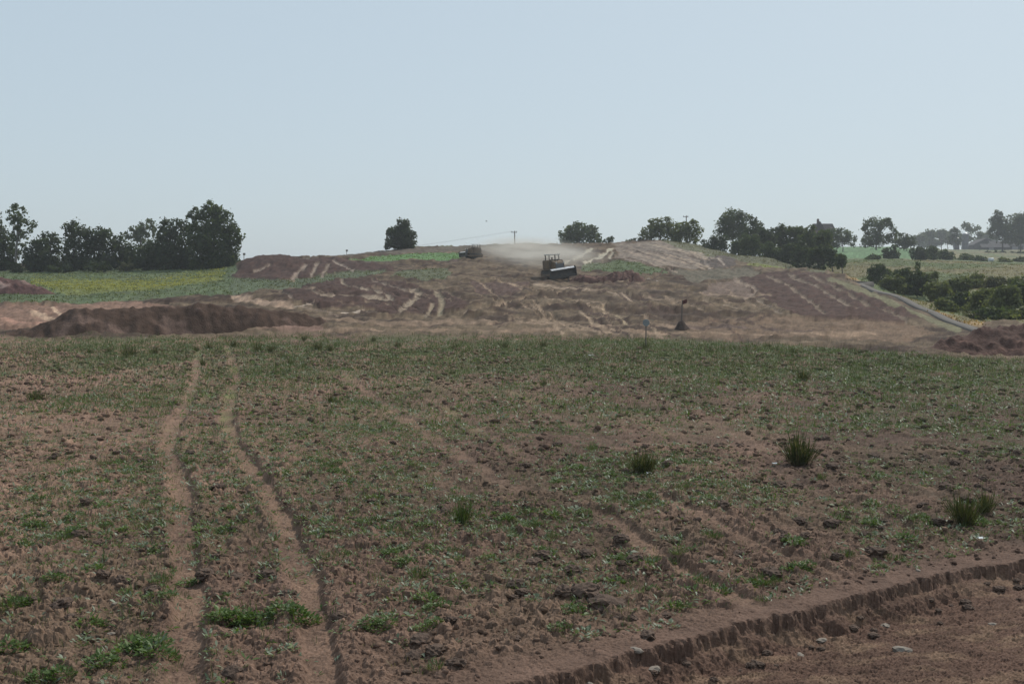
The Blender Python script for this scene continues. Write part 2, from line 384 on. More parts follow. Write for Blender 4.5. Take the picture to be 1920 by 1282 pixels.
LINES = [
 ([(478, 512), (505, 500)], 5, (128, 112, 99)), ([(548, 526), (572, 500)], 6, (132, 116, 103)), ([(583, 518), (592, 500), (597, 495)], 5, (130, 116, 103)),
 ([(604, 518), (615, 498)], 5, (126, 112, 99)), ([(625, 491), (645, 500), (664, 510)], 4, (134, 120, 108)),
 ([(680, 491), (860, 490)], 2.5, (86, 72, 66)),
 ([(575, 545), (590, 554), (615, 557), (660, 557), (710, 562), (735, 567)], 5, (136, 121, 104)), ([(642, 530), (652, 540), (690, 548), (715, 553), (737, 565)], 5, (138, 124, 108)),
 ([(772, 547), (786, 552), (782, 562), (765, 575), (748, 587)], 9, (136, 121, 104)), ([(818, 553), (828, 560), (828, 575), (824, 590)], 8, (130, 118, 98)),
 ([(798, 592), (810, 577)], 6, (132, 118, 100)), ([(526, 549), (547, 563)], 5, (124, 108, 96)), ([(700, 528), (750, 545), (770, 552)], 4, (120, 106, 94)),
 ([(640, 588), (672, 587)], 3, (172, 156, 140)), ([(548, 577), (590, 573)], 3, (168, 150, 132)), ([(440, 560), (480, 566), (545, 576)], 10, (146, 124, 106)),
 ([(600, 600), (700, 606), (900, 604), (1100, 612), (1300, 612)], 7, (122, 103, 86)), ([(600, 618), (1000, 620), (1280, 624)], 6, (124, 104, 86)),
 ([(1055, 497), (1085, 483), (1110, 468)], 6, (158, 148, 130)), ([(1096, 494), (1130, 480), (1146, 468)], 6, (170, 160, 140)), ([(1143, 485), (1150, 475)], 4, (160, 150, 132)),
 ([(1190, 462), (1260, 478), (1330, 500)], 4, (98, 88, 80)), ([(1170, 470), (1230, 488), (1270, 500)], 4, (140, 124, 110)), ([(1215, 458), (1290, 470), (1350, 488)], 4, (138, 126, 112)),
 ([(1216, 526), (1245, 533)], 4, (168, 158, 146)), ([(1130, 573), (1140, 602)], 4, (142, 124, 102)), ([(1155, 588), (1176, 610)], 4, (144, 128, 104)), ([(1088, 584), (1120, 612)], 5, (140, 122, 102)),
 ([(1170, 553), (1190, 566)], 5, (160, 140, 120)), ([(1000, 535), (1100, 545), (1180, 556)], 5, (140, 122, 104)), ([(1060, 538), (1160, 538), (1230, 545)], 3, (96, 80, 70)),
 ([(1320, 488), (1330, 505)], 4, (128, 116, 106)), ([(1345, 486), (1356, 500)], 4, (150, 136, 124)),
 ([(1440, 520), (1470, 534), (1500, 555), (1545, 592)], 6, (116, 101, 87)), ([(1480, 519), (1530, 540), (1570, 565), (1606, 584)], 6, (118, 104, 90)), ([(1520, 519), (1570, 543), (1620, 572), (1700, 604)], 5, (112, 98, 84)),
 ([(1378, 524), (1410, 540), (1420, 552), (1398, 562)], 6, (128, 112, 98)), ([(1405, 560), (1462, 592)], 5, (124, 110, 96)), ([(1320, 566), (1360, 576), (1420, 590)], 4, (128, 112, 94)),
 ([(1270, 612), (1420, 612), (1560, 622)], 4, (92, 76, 68)), ([(1290, 625), (1500, 628), (1640, 630)], 4, (136, 114, 94)),
 ([(1595, 517), (1660, 538), (1740, 576), (1835, 607)], 15, (140, 118, 86)), ([(1560, 526), (1640, 557), (1720, 592), (1795, 618)], 13, (108, 104, 80)),
 ([(60, 586), (110, 600)], 8, (168, 142, 120)), ([(0, 600), (80, 608)], 8, (150, 116, 100)), ([(100, 578), (120, 597)], 6, (172, 146, 124)),
 ([(270, 608), (360, 612), (470, 614), (600, 614)], 9, (120, 96, 84)), ([(320, 602), (350, 612)], 3, (160, 136, 120)), ([(360, 602), (395, 613)], 3, (160, 136, 120)), ([(400, 603), (430, 612)], 3, (156, 132, 116)),
]
_r = random.Random(5)
for _ in range(46):
    x0_, y0_ = _r.uniform(860, 1400), _r.uniform(525, 612)
    a_ = _r.choice((0.12, 0.2, 0.45, -0.15, 0.9)) + _r.uniform(-.08, .08); L_ = _r.uniform(40, 150) * (0.5 if abs(a_) > .6 else 1); b_ = _r.uniform(-.25, .25)
    c_ = _r.choice(((134, 115, 96), (128, 110, 92), (68, 53, 46), (74, 58, 50)))
    pts_ = [(x0_ + L_ * t, y0_ + L_ * (a_ * t + b_ * t * t)) for t in (0, .33, .66, 1)]
    LINES.append((pts_, _r.uniform(1.8, 3.2), c_))
    if _r.random() < .6: LINES.append(([(p[0] + 9, p[1] + 4 + 3 * abs(a_)) for p in pts_], _r.uniform(1.6, 2.6), c_))
for _ in range(12):
    x0_, y0_ = _r.uniform(1160, 1300), _r.uniform(458, 490); L_ = _r.uniform(40, 110)
    LINES.append(([(x0_, y0_), (x0_ + L_ * .5, y0_ + L_ * .12), (x0_ + L_, y0_ + L_ * .3)], _r.uniform(1.6, 3), _r.choice(((140, 124, 108), (80, 66, 58)))))
for _ in range(16):
    x0_, y0_ = _r.uniform(560, 820), _r.uniform(540, 585); L_ = _r.uniform(30, 70)
    LINES.append(([(x0_, y0_), (x0_ + L_ * .5, y0_ + L_ * .05), (x0_ + L_, y0_ + L_ * .28)], _r.uniform(1.6, 2.8), _r.choice(((124, 107, 92), (58, 44, 38)))))
def gp(px, py):                       # field point from the photograph on the level field
    Y = 4.1 * F / (py - HOR); return (at(px, py, Y)[0], Y)
RUTS = [([(350, 1330), (350, 1200), (356, 1130), (347, 1030), (345, 960), (335, 900), (315, 850), (320, 810), (345, 770), (365, 720), (370, 670), (374, 645)], 0.24, 1.0),
        ([(612, 1330), (597, 1200), (582, 1120), (555, 1040), (530, 980), (500, 920), (470, 880), (440, 840), (427, 790), (432, 740), (445, 715), (437, 685), (424, 650)], 0.24, 1.0),
        ([(640, 700), (700, 745), (790, 812), (860, 852), (935, 898), (985, 925)], 0.30, 0.55), ([(800, 740), (870, 790), (940, 835), (1005, 862)], 0.26, 0.45),
        ([(1130, 965), (1220, 1040), (1300, 1090), (1412, 1146)], 0.22, 0.9), ([(1200, 920), (1330, 985), (1420, 1030), (1500, 1070), (1565, 1098)], 0.22, 0.55),
        ([(1330, 790), (1440, 850)], 0.3, 0.4), ([(960, 735), (1060, 790), (1180, 850)], .26, .4), ([(1080, 730), (1200, 790), (1300, 845)], .26, .35), ([(1440, 880), (1560, 935), (1700, 1000)], .24, .4), ([(1600, 860), (1700, 900), (1800, 945)], .24, .4), ([(560, 690), (640, 760), (760, 850), (900, 950)], .26, .3), ([(0, 820), (60, 780), (130, 740)], 0.3, 0.3)]
RUTS = [([gp(*p) for p in pts], w, a) for pts, w, a in RUTS]
EDGE = np.array([gp(x, y) for x, y in [(-700, 634), (0, 634), (240, 632), (600, 630), (960, 631), (1200, 636), (1400, 645), (1600, 655), (1750, 668), (1920, 678), (2620, 690)]])
def field_edge(X, Y):
    """positive inside the field; edge given as depth against X/Y"""
    return np.interp(X / wid(Y), EDGE[:, 0] / wid(EDGE[:, 1]), EDGE[:, 1]) - Y

def rut_mask(X, Y):
    m = np.zeros(X.shape); sh = np.zeros(X.shape)
    for pts, w, a in RUTS:
        d = line_dist(X + 0.12 * (vnoise(X * 1.3, Y * 1.3, 5) - .5), Y, pts)
        wl = w * (0.8 + 0.5 * vnoise(X * 0.6, Y * 0.6, 31))
        m = np.maximum(m, a * sstep(wl, wl * 0.55, d)); sh = np.maximum(sh, a * np.exp(-((d - w * 1.35) / 0.12) ** 2))
    return m, sh

def hill_paint(X, Y, Z):
    """colour and raised-soil height for ground beyond the field, from where each place lies"""
    px, py = project(X, Y, Z)
    n1 = fbm(X * 0.22, Y * 0.16, 3, 3); n2 = fbm(X * 0.22, Y * 0.16, 9, 3)
    qx = px + 26 * (n1 - .5); qy = py + 7 * (n2 - .5)
    base = lin((88, 74, 60)); dark = lin((64, 51, 43)); light = lin((105, 90, 73))
    st_ = fbm((X * 0.55 + Y * 0.16), Y * 0.10 - X * .03, 21, 4)                      # streaks left by the machines
    st2 = fbm((X * 0.10 - Y * 0.02), Y * 0.30, 27, 4)
    t = sstep(0.40, 0.64, 0.65 * st_ + 0.35 * st2)[:, None]
    col = base * (1 - t) + light * t
    t = sstep(0.50, 0.38, 0.45 * fbm(X * .16, Y * .14, 51, 4) + 0.3 * st2 + 0.25 * fbm(X * .9, Y * .6, 52, 3))[:, None]
    col = col * (1 - t) + dark * t
    raise_ = np.zeros(X.shape); turf = np.zeros(X.shape)
    def put(c, w):
        nonlocal col
        w = w[:, None]; col = col * (1 - w) + lin(c) * w
    far = Y > 238
    nearf = sstep(80, 96, Y); bk = fbm(X * 0.10 + 3, Y * 0.22 + 0.35 * fbm(X * .1, Y * .1, 15, 2), 17, 4); bank = sstep(.52, .56, bk) * sstep(.62, .57, bk)
    put((62, 47, 40), bank * .8 * nearf); raise_ = raise_ + sstep(.50, .60, bk) * .35 * nearf
    for poly, c, h in POLY:
        m = in_poly(qx, qy, poly) & ~far
        w = m.astype(float) * (0.97 if h else 0.88)
        if c[1] > c[0] - 1 or c[1] > 90 and c[2] < 78: 
            turf = np.where(m, 1.0, turf); w = w * (0.72 + 0.5 * fbm(X * 0.5, Y * 0.35, 77, 3)).clip(0, 1)
        else: turf = np.where(m, 0.0, turf)
        put(c, w)
        raise_ = np.where(m, h * (0.6 + 0.8 * n2), raise_)
    for pts, wd, c in LINES:
        d = line_dist(px + 6 * (n1 - .5), py + 2 * (n2 - .5), pts, sy=1.6)
        w = sstep(wd * 0.85, wd * 0.45, d) * (0.62 + 0.7 * fbm(X * 0.7, Y * 0.5, 63, 2)).clip(0, 1) * (~far)
        put(c, w); raise_ = raise_ * (1 - 0.8 * w)
    # grass verge, rough meadow and green field on the right, ground behind the crest
    rm = (X / Y > 0.285) & (Y > np.interp(X / Y, [0.285, 0.316, 0.355, 0.395, 0.434, 0.5], [166, 153, 126, 106, 91, 88]))
    mcol = (112, 106, 80)
    put(mcol, rm * 0.95); put((90, 98, 68), rm * sstep(0.45, 0.62, fbm(X * .06, Y * .05, 41, 3)))
    gf = rm & (Y > 272) & (px < 1730)
    put((92, 118, 84), gf * 0.95); turf = np.where(rm, 1.0, turf); turf = np.where(gf, 0.3, turf)
    bc = far & ~rm
    put((96, 96, 74), bc * 0.9)
    g = 0.88 + 0.24 * vnoise(X * 1.7, Y * 1.1, 91)
    g = g * (0.72 + 0.56 * vnoise(X * 2.3, Y * .9, 92)) * (1.0 + 0.40 * (hash2((X * 37).astype(np.int64), (Y * 23).astype(np.int64), 5) - .5))
    return col * g[:, None], raise_, turf

ROADP = [hit(x, y, 60) for x, y in [(1578, 523), (1610, 533), (1640, 544), (1700, 567), (1750, 588), (1800, 609), (1835, 622)]]
# ------------------------------------------------------------------ ground sheet
def build_ground():
    uin = np.linspace(-0.487, 0.487, 760)
    uo = np.linspace(0.487, 0.80, 42)[1:]
    us = np.concatenate([-uo[::-1], uin, uo])
    pyr = np.arange(1330, 628, -1.55)
    Yf = 4.1 * F / (pyr - HOR)
    Yn = np.concatenate([np.linspace(-45, 0, 10), np.linspace(0.8, Yf[0] - 0.15, 26)])
    Yh = np.arange(Yf[-1] + 0.75, 252, 0.8)
    Yo = np.concatenate([np.arange(254, 620, 5.0), np.geomspace(640, 3100, 22)])
    Ys = np.concatenate([Yn, Yf, Yh, Yo])
    nr, nc = len(Ys), len(us)
    jit = np.zeros(nr)
    Y = np.repeat(Ys, nc); U = np.tile(us, nr); X = U * wid(Y)
    Z = zt(X, Y)
    n = len(X)
    col = np.zeros((n, 3)); dz = np.zeros(n)
    fe = field_edge(X, Y) + 3.0 * (fbm(X * 0.3, Y * 0.3, 2, 3) - .5) * sstep(40, 60, Y)
    fm = fe > -1.5
    # --- field
    xf, yf = X[fm], Y[fm]
    big = fbm(xf * 0.22, yf * 0.22, 4, 3); med = fbm(xf * 0.9, yf * 0.9, 14, 3)
    row = yf ** 2 / (4.1 * F) * 1.55                                       # local spacing of rows
    k_s = sstep(0.20, 0.07, row); k_m = sstep(0.50, 0.2, row)
    wxn = 0.05 * (fbm(xf * 6, yf * 6, 18, 2) - .5); wyn = 0.05 * (fbm(xf * 6, yf * 6, 28, 2) - .5)
    xw, yw = xf + wxn, yf + wyn
    d0, v0 = cells(xw / 0.07, yw / 0.07, 400, True); d1, v1 = cells(xw / 0.15, yw / 0.15, 100, True); d2, v2 = cells(xw / 0.36, yw / 0.36, 200, True); d3, v3 = cells(xw / 0.8, yw / 0.8, 300, True)
    pl = lambda d, k: np.clip(d * k, 0, 1) ** 0.6
    clod = pl(d1, 2.2) * v1 ** 1.8 * 0.075 * k_s + pl(d2, 2.4) * v2 ** 4 * 0.09 * k_m + pl(d0, 2.0) * v0 ** 1.5 * 0.042 * sstep(.11, .05, row) + pl(d3, 3) * v3 ** 9 * 0.05
    jt = hash2((xf * 97).astype(np.int64), (yf * 71).astype(np.int64), 12) - .5
    fine = (fbm(xf * 14, yf * 14, 8, 3) - .5) * 0.05 * k_s + jt * (0.012 + 0.10 * sstep(.08, .5, row))
    h = clod * (0.45 + 0.9 * med) + fine + (med - .5) * 0.10 + (big - .5) * 0.10
    ruts, shoul = rut_mask(xf, yf)
    h = h * (1 - 0.55 * ruts) - 0.055 * ruts * sstep(60, 14, yf) + 0.05 * shoul * (0.4 + 1.2 * med)
    ls = ledge_side(xf, yf) + 0.12 * (vnoise(xf * 1.5, yf * 0.8, 66) - .5) + 0.08 * (vnoise(xf * 6, yf * 2, 67) - .5) + 0.16 * (fbm(xf * 13, yf * 13, 68, 3) - .5)
    low = 0.55 * sstep(0.10, -0.02, ls) + 0.45 * sstep(0.02, -0.30, ls + .5 * (fbm(xf * 2.2, yf * 2.2, 69, 3) - .5)) * (.6 + .8 * vnoise(xf * .9, yf * .9, 70))
    flat = sstep(1.7, 0.2, ls + 0.8 * (med - .5)) * (1 - low)
    scr = (fbm(xf * 2.2 + yf * 1.0, yf * 5 - xf * 1.2, 71, 3) - .5) * 0.07 + (fbm(xf * 11, yf * 11, 72, 2) - .5) * 0.05 + jt * .02
    h = h * (1 - 0.75 * flat) + 0.05 * flat * (med - .3)
    h = h * (1 - low) + low * (-0.26 + scr)
    dz[fm] = h * sstep(6.0, 9.5, yf)
    t = np.clip(0.10 + 0.45 * sstep(0.30, 0.72, 0.6 * big + 0.4 * med) + 0.85 * (-xf / (yf + 8)), 0, 1)[:, None]            # film light leak and vignetting painted into the soil: paler left, darker right
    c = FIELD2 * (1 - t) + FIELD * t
    c = c * (0.80 + 0.36 * v1 * k_s + 0.18 * (1 - k_s) + 0.22 * (v2 - .5))[:, None]
    c = c * (1 + 0.55 * jt)[:, None]
    w = (ruts * (0.15 + 0.75 * sstep(.35, .62, med)))[:, None]; c = c * (1 - w) + (TRACK + (lin((110, 108, 74)) - TRACK) * (sstep(24, 34, yf) * sstep(.4, .6, vnoise(xf * .7, yf * .45, 19)))[:, None]) * w
    w = (flat * 0.6)[:, None]; c = c * (1 - w) + lin((98, 78, 68)) * w
    lc = lin((92, 71, 60)) + (lin((116, 94, 77)) - lin((92, 71, 60))) * sstep(0.48, 0.75, fbm(xf * 1.6 + yf, yf * 4.5 - xf * 1.3, 73, 3))[:, None]
    low = np.clip(low, 0, 1); w = low[:, None]; c = c * (1 - w) + lc * (1 + .5 * jt)[:, None] * w
    # green film of seedlings between the clods, thicker towards the far end
    gw = sstep(0.42, 0.66, fbm(xf * 0.35, yf * 0.28, 81, 3)) * (0.12 + 0.5 * sstep(25, 58, yf)) * (1 - ruts) * (1 - low) * (1 - flat)
    c = c * (1 - gw[:, None]) + lin((84, 88, 60)) * gw[:, None]
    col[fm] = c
    # --- land beyond
    hm = ~fm | (fe < 1.5)
    xh, yh = X[hm], Y[hm]
    c, r, turf = hill_paint(xh, yh, Z[hm])
    rough = (fbm(xh * 0.28, yh * 0.28, 55, 3) - .5) * 0.6 + (fbm(xh * 0.9, yh * 0.9, 56, 3) - .5) * 0.5 + (vnoise(xh * 2.1, yh * 1.3, 58) - .5) * 0.20 + (hash2((xh * 41).astype(np.int64), (yh * 29).astype(np.int64), 6) - .5) * 0.045 
    rough = rough * (0.55 + 0.45 * (turf < .5)) * sstep(252, 235, yh) + r * (0.7 + 0.6 * vnoise(xh * 1.2, yh * 1.2, 57))
    rough = rough * sstep(.8, 2.6, line_dist(xh, yh, [p[:2] for p in ROADP]))
    a = sstep(1.5, -1.5, fe[hm])
    c0 = col[hm]; has = (c0.sum(1) > 0)[:, None]
    col[hm] = np.where(has, c0 * (1 - a[:, None]) + c * a[:, None], c)
    dz[hm] = dz[hm] * (1 - a) + rough * a
    V = np.stack([X, Y, Z + dz], 1)
    i = np.arange((nr - 1) * (nc - 1)); r0 = i // (nc - 1) * nc + i % (nc - 1)
    Fc = np.stack([r0, r0 + 1, r0 + nc + 1, r0 + nc], 1)
    me = np_mesh('ground', V, Fc, col, smooth=False)
    sm = np.zeros((nr - 1, nc - 1), bool); sm[Ys[:-1] > 70] = True
    me.polygons.foreach_set('use_smooth', sm.ravel())
    o = link('ground', me, M['ground']); o['kind'] = 'structure'
    return o, V.reshape(nr, nc, 3), Ys, us, col.reshape(nr, nc, 3)
ground, GV, GY, GU, GC = build_ground()

def gz(X, Y):
    """height of the finished ground mesh"""
    X = np.atleast_1d(np.asarray(X, float)); Y = np.atleast_1d(np.asarray(Y, float))
    u = X / wid(Y)
    ia = np.clip(np.searchsorted(GY, Y) - 1, 0, len(GY) - 2); ib = np.clip(np.searchsorted(GU, u) - 1, 0, len(GU) - 2)
    fa = np.clip((Y - GY[ia]) / (GY[ia + 1] - GY[ia]), 0, 1); fb = np.clip((u - GU[ib]) / (GU[ib + 1] - GU[ib]), 0, 1)
    z = GV[:, :, 2]
    return (z[ia, ib] * (1 - fa) + z[ia + 1, ib] * fa) * (1 - fb) + (z[ia, ib + 1] * (1 - fa) + z[ia + 1, ib + 1] * fa) * fb
def gz1(x, y): return float(gz(x, y)[0])
def gcol(X, Y):
    u = X / wid(Y); return GC[np.clip(np.searchsorted(GY, Y), 0, len(GY) - 1), np.clip(np.searchsorted(GU, u), 0, len(GU) - 1)]

# grey strip of road running down the shoulder
def build_road():
    P = ROADP
    xs = np.array([p[0] for p in P]); ys = np.array([p[1] for p in P])
    yy = np.linspace(ys.max(), ys.min(), 90); o_ = np.argsort(ys); xx = np.interp(yy, ys[o_], xs[o_])
    tx = np.gradient(xx); ty = np.gradient(yy); L = np.hypot(tx, ty); nx, ny = -ty / L, tx / L
    V = []; W = 0.5
    ZC = np.array([max(gz1(xx[k] + nx[k] * o, yy[k] + ny[k] * o) for o in (-W, 0, W)) for k in range(len(xx))])
    ZC = np.convolve(np.pad(ZC, 6, mode='edge'), np.ones(13) / 13, mode='valid') + .03
    for k in range(len(xx)):
        zz = [gz1(xx[k] + nx[k] * o, yy[k] + ny[k] * o) for o in (-W, -W / 2, 0, W / 2, W)]
        zc = ZC[k]
        for o in (-W, -W * .9, W * .9, W):
            V.append((xx[k] + nx[k] * o, yy[k] + ny[k] * o, zc + (0.06 if abs(o) < W * .95 else -0.5)))
    Fc = [(4 * k + j, 4 * k + j + 1, 4 * k + j + 5, 4 * k + j + 4) for k in range(len(xx) - 1) for j in range(3)]
    o = link('road', np_mesh('road', np.array(V), np.array(Fc)), M['gravel']); o['kind'] = 'structure'
build_road()

# ------------------------------------------------------------------ soil heaps
def heap(name, label, x0, y0, sx, sy, prof, seed, colr=(80, 63, 57), rough=0.25, nx=150, ny=60, col2=(106, 86, 76), skew=0.0):
    """a dumped heap: prof(u) gives the crest height along its length"""
    u = np.linspace(-1, 1, nx); v = np.linspace(-1, 1, ny)
    Vv, Uu = np.meshgrid(v, u, indexing='ij'); X = Uu.ravel() * sx; Y = Vv.ravel() * sy
    Xw = X + x0; Yw = Y + y0 + skew * X / sx
    crest = np.interp(X, [p[0] - x0 for p in prof], [p[1] for p in prof])
    nb = fbm(Xw * .25, Xw * 0 + 3.0, seed + 3, 2)
    loc_ = sy * (0.22 + 0.78 * np.clip(crest / crest.max(), 0, 1)) * (.8 + .4 * nb)
    side = np.clip(1 - np.abs(Y / loc_) ** 1.35, 0, 1)
    n = fbm(Xw * 0.35, Yw * 0.35, seed, 3); n2 = fbm(Xw * 2.2, Yw * 2.2, seed + 5, 3)
    d, vv = cells(Xw / 0.45, Yw / 0.45, seed)
    h = crest * side * (0.80 + 0.42 * n) + (np.clip(1 - d * 1.4, 0, 1) * vv ** 2 * 0.55 * rough * 2 + (n2 - .5) * rough) * np.minimum(1, side * crest * 1.5)
    edge = (1 - np.abs(Uu.ravel())) * nx / 2
    Z = gz(Xw, Yw) + h - 0.12 - 0.25 * (side <= 0.02) - 0.25 * (edge < 0.5)
    c = lin(colr)[None] * (0.8 + 0.4 * n2[:, None]); w = sstep(0.52, 0.7, fbm(Xw * 0.5, Yw * 0.9, seed + 9, 3))[:, None]
    c = c * (1 - w) + lin(col2) * w
    zb = gz1(x0, y0)
    V = np.stack([X, Yw - y0, Z - zb], 1)
    i = np.arange((ny - 1) * (nx - 1)); r0 = i // (nx - 1) * nx + i % (nx - 1)
    o = link(name, np_mesh(name, V, np.stack([r0, r0 + 1, r0 + nx + 1, r0 + nx], 1), c, True), M['heap'], loc=(x0, y0, zb))
    tag(o, label, 'earth heap', 'heaps of dug earth')
    return o
def wx(px, Y): return at(px, 600, Y)[0]
D = 80.0
def hz(px, py, D): return max(0.0, at(px, py, D)[2] - zt1(wx(px, D), D))
DS = lambda a: 80.0 + 4.5 * (a - 310) / 290
pr = [(wx(a, D), hz(a, b, DS(a))) for a, b in [(20, 634), (45, 628), (95, 611), (150, 589), (190, 579), (250, 574), (330, 571), (440, 571), (500, 576), (560, 589), (592, 601), (600, 628)]]
heap('soil_heap', 'long dark heap of fresh topsoil beside the weedy field', (wx(20, D) + wx(600, D)) / 2, D, (wx(600, D) - wx(20, D)) / 2, 3.0, pr, 401, (74, 58, 49), nx=220, rough=.15, skew=4.5)
D = 61.0
pr = [(wx(a, D), max(0.05, hz(a, b, D))) for a, b in [(1725, 660), (1750, 648), (1790, 628), (1840, 614), (1880, 606), (1930, 603), (2000, 600), (2100, 610), (2200, 650)]]
heap('soil_heap', 'red brown heap of earth at the foot of the grey road strip', (wx(1725, D) + wx(2200, D)) / 2, D, (wx(2200, D) - wx(1725, D)) / 2, 3.4, pr, 421, (84, 64, 57), nx=200, col2=(108, 82, 72))
D = 137.0
pr = [(wx(a, D), max(0.05, hz(a, b, D))) for a, b in [(1066, 525), (1085, 514), (1110, 511), (1135, 513), (1155, 509), (1172, 506), (1185, 510), (1200, 521), (1212, 527)]]
heap('soil_heap', 'ridge of red brown spoil pushed up next to the bulldozer blade', (wx(1066, D) + wx(1212, D)) / 2, D, (wx(1212, D) - wx(1066, D)) / 2, 2.4, pr, 441, (80, 58, 52), nx=110, col2=(104, 80, 72))
D = 128.0
pr = [(wx(a, D), max(0.05, hz(a, b, D))) for a, b in [(-190, 545), (-120, 525), (-60, 517), (0, 518), (30, 522), (60, 532), (85, 540), (105, 548)]]
heap('soil_heap', 'low spoil heap beside the yellow flowers below the tree row', (wx(-190, D) + wx(105, D)) / 2, D, (wx(105, D) - wx(-190, D)) / 2, 3.2, pr, 461, (92, 68, 64), nx=140, col2=(150, 126, 116))
hx, hy, _ = hit(1278, 616, 60)
hh = 18.5 * hy / F
o = heap('soil_heap', 'small cone of dark earth banked round the flagged marker stake', hx, hy, 0.75, 0.65, [(hx - .75, 0.02), (hx - .5, .2), (hx - .2, hh), (hx + .12, hh), (hx + .45, .3), (hx + .75, .02)], 481, (66, 54, 50), 0.12, nx=30, ny=24, col2=(74, 62, 56))

# ------------------------------------------------------------------ trees
def crown_data(blobs, n, leaf, seed, c1, c2, airy=0.0):
    r = np.random.default_rng(seed)
    B = np.array(blobs, float)                                              # cx cy cz rx ry rz
    w = B[:, 3] * B[:, 5]; w /= w.sum()
    P = []; Nn = []; T = []
    cnt = r.multinomial(n, w)
    for b, m in zip(B, cnt):
        if m == 0: continue
        nc = max(8, int(m / 45))
        dirs = r.normal(size=(nc, 3)); dirs /= np.linalg.norm(dirs, axis=1)[:, None]
        cr = 0.55 + 0.45 * r.random(nc) ** 0.6
        cc = dirs * cr[:, None]
        mo = int(m * (0.66 if airy < .5 else 0.95))
        k = r.integers(0, nc, mo)
        sg = (0.13 + 0.10 * r.random(nc))[k][:, None] * (1.0 - 0.25 * airy)
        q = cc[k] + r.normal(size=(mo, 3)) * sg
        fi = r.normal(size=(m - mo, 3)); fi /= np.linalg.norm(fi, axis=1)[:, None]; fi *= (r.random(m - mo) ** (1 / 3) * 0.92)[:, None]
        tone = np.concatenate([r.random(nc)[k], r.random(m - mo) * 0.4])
        q = np.vstack([q, fi])
        nn = q + r.normal(size=q.shape) * 0.75
        P.append(b[:3] + q * b[3:6]); Nn.append(nn); T.append(tone)
    P = np.vstack(P); Nn = np.vstack(Nn); T = np.concatenate(T)
    Nn /= np.linalg.norm(Nn, axis=1)[:, None] + 1e-9
    a = np.cross(Nn, r.normal(size=Nn.shape)); a /= np.linalg.norm(a, axis=1)[:, None] + 1e-9
    b_ = np.cross(Nn, a)
    s = leaf * (0.55 + 0.9 * r.random(len(P)))[:, None]
    V = np.stack([P - a * s, P - b_ * s * 0.6, P + a * s, P + b_ * s * 0.6], 1).reshape(-1, 3)
    Fc = np.arange(len(P) * 4).reshape(-1, 4)
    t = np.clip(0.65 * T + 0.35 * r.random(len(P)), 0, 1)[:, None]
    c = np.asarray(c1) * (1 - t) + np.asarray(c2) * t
    return V, Fc, np.repeat(c, 4, axis=0)

PAL = {'dark': ((0.030, 0.044, 0.020), (0.074, 0.095, 0.038)), 'mid': ((0.040, 0.060, 0.025), (0.105, 0.130, 0.048)),
       'warm': ((0.070, 0.088, 0.034), (0.19, 0.205, 0.078)), 'olive': ((0.06, 0.065, 0.03), (0.15, 0.145, 0.065))}
LG = 'trees in the row on the left'
def tree(name, label, cat, D, bx, blobs, pal='mid', dens=1.0, leaf=0.30, trunk=True, bark='bark', airy=0.0, group=None, seed=0, base_py=None, depth=0.85):
    r = random.Random(seed * 7 + 13)
    x0 = wx(bx, D); z0 = zt1(x0, D) - 0.05
    B = []
    for (px, py, rx, ry) in blobs:
        p = at(px, py, D); k = D / F
        B.append((p[0] - x0, r.uniform(-0.25, 0.25) * rx * k * 2, p[2] - z0, rx * k * 1.16, (rx + ry) * 0.5 * k * depth + 0.2, ry * k * 1.16))
    if group == LG and not airy:
        for bpx in {b_[0] for b_ in blobs}: p = at(bpx, 494, D); B.append((p[0] - x0, 0.3, p[2] - z0, 15 * D / F, 1.2, 15 * D / F))
    area = sum(b[3] * b[5] for b in B)
    n = int(max(160, dens * 150 * area / (leaf / 0.30) ** 2 * (1 - 0.35 * airy)))
    e = empty(name, (x0, D, z0)); tag(e, label, cat, group)
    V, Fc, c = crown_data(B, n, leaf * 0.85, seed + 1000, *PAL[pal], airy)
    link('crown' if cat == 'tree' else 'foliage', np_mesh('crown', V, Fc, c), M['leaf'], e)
    bm = bmesh.new()
    top = max(b[2] for b in B); cx = sum(b[0] * b[3] * b[5] for b in B) / area
    H = top
    rad = max(0.05, 0.017 * (H + 2)) if trunk else 0.05
    mid = (cx * 0.4, 0, H * 0.45)
    add_tube(bm, [(0, 0, -0.3), (0.03, 0, H * 0.2), mid, (cx, 0, H * 0.95)], [rad * 1.35, rad, rad * .75, rad * 0.25], 8)
    for b in sorted(B, key=lambda q: -q[3])[:9]:
        m0 = Vector(mid) * 0.8 + Vector((0, 0, 0.08 * H))
        add_tube(bm, [tuple(m0), tuple((m0 + Vector(b[:3])) / 2 + Vector((0, 0, .1 * H * r.uniform(-.5, 1)))), b[:3]], [rad * .5, rad * .35, rad * .12], 5)
    bm_obj('trunk' if cat == 'tree' else 'stem', bm, M[bark], e, True)
    return e

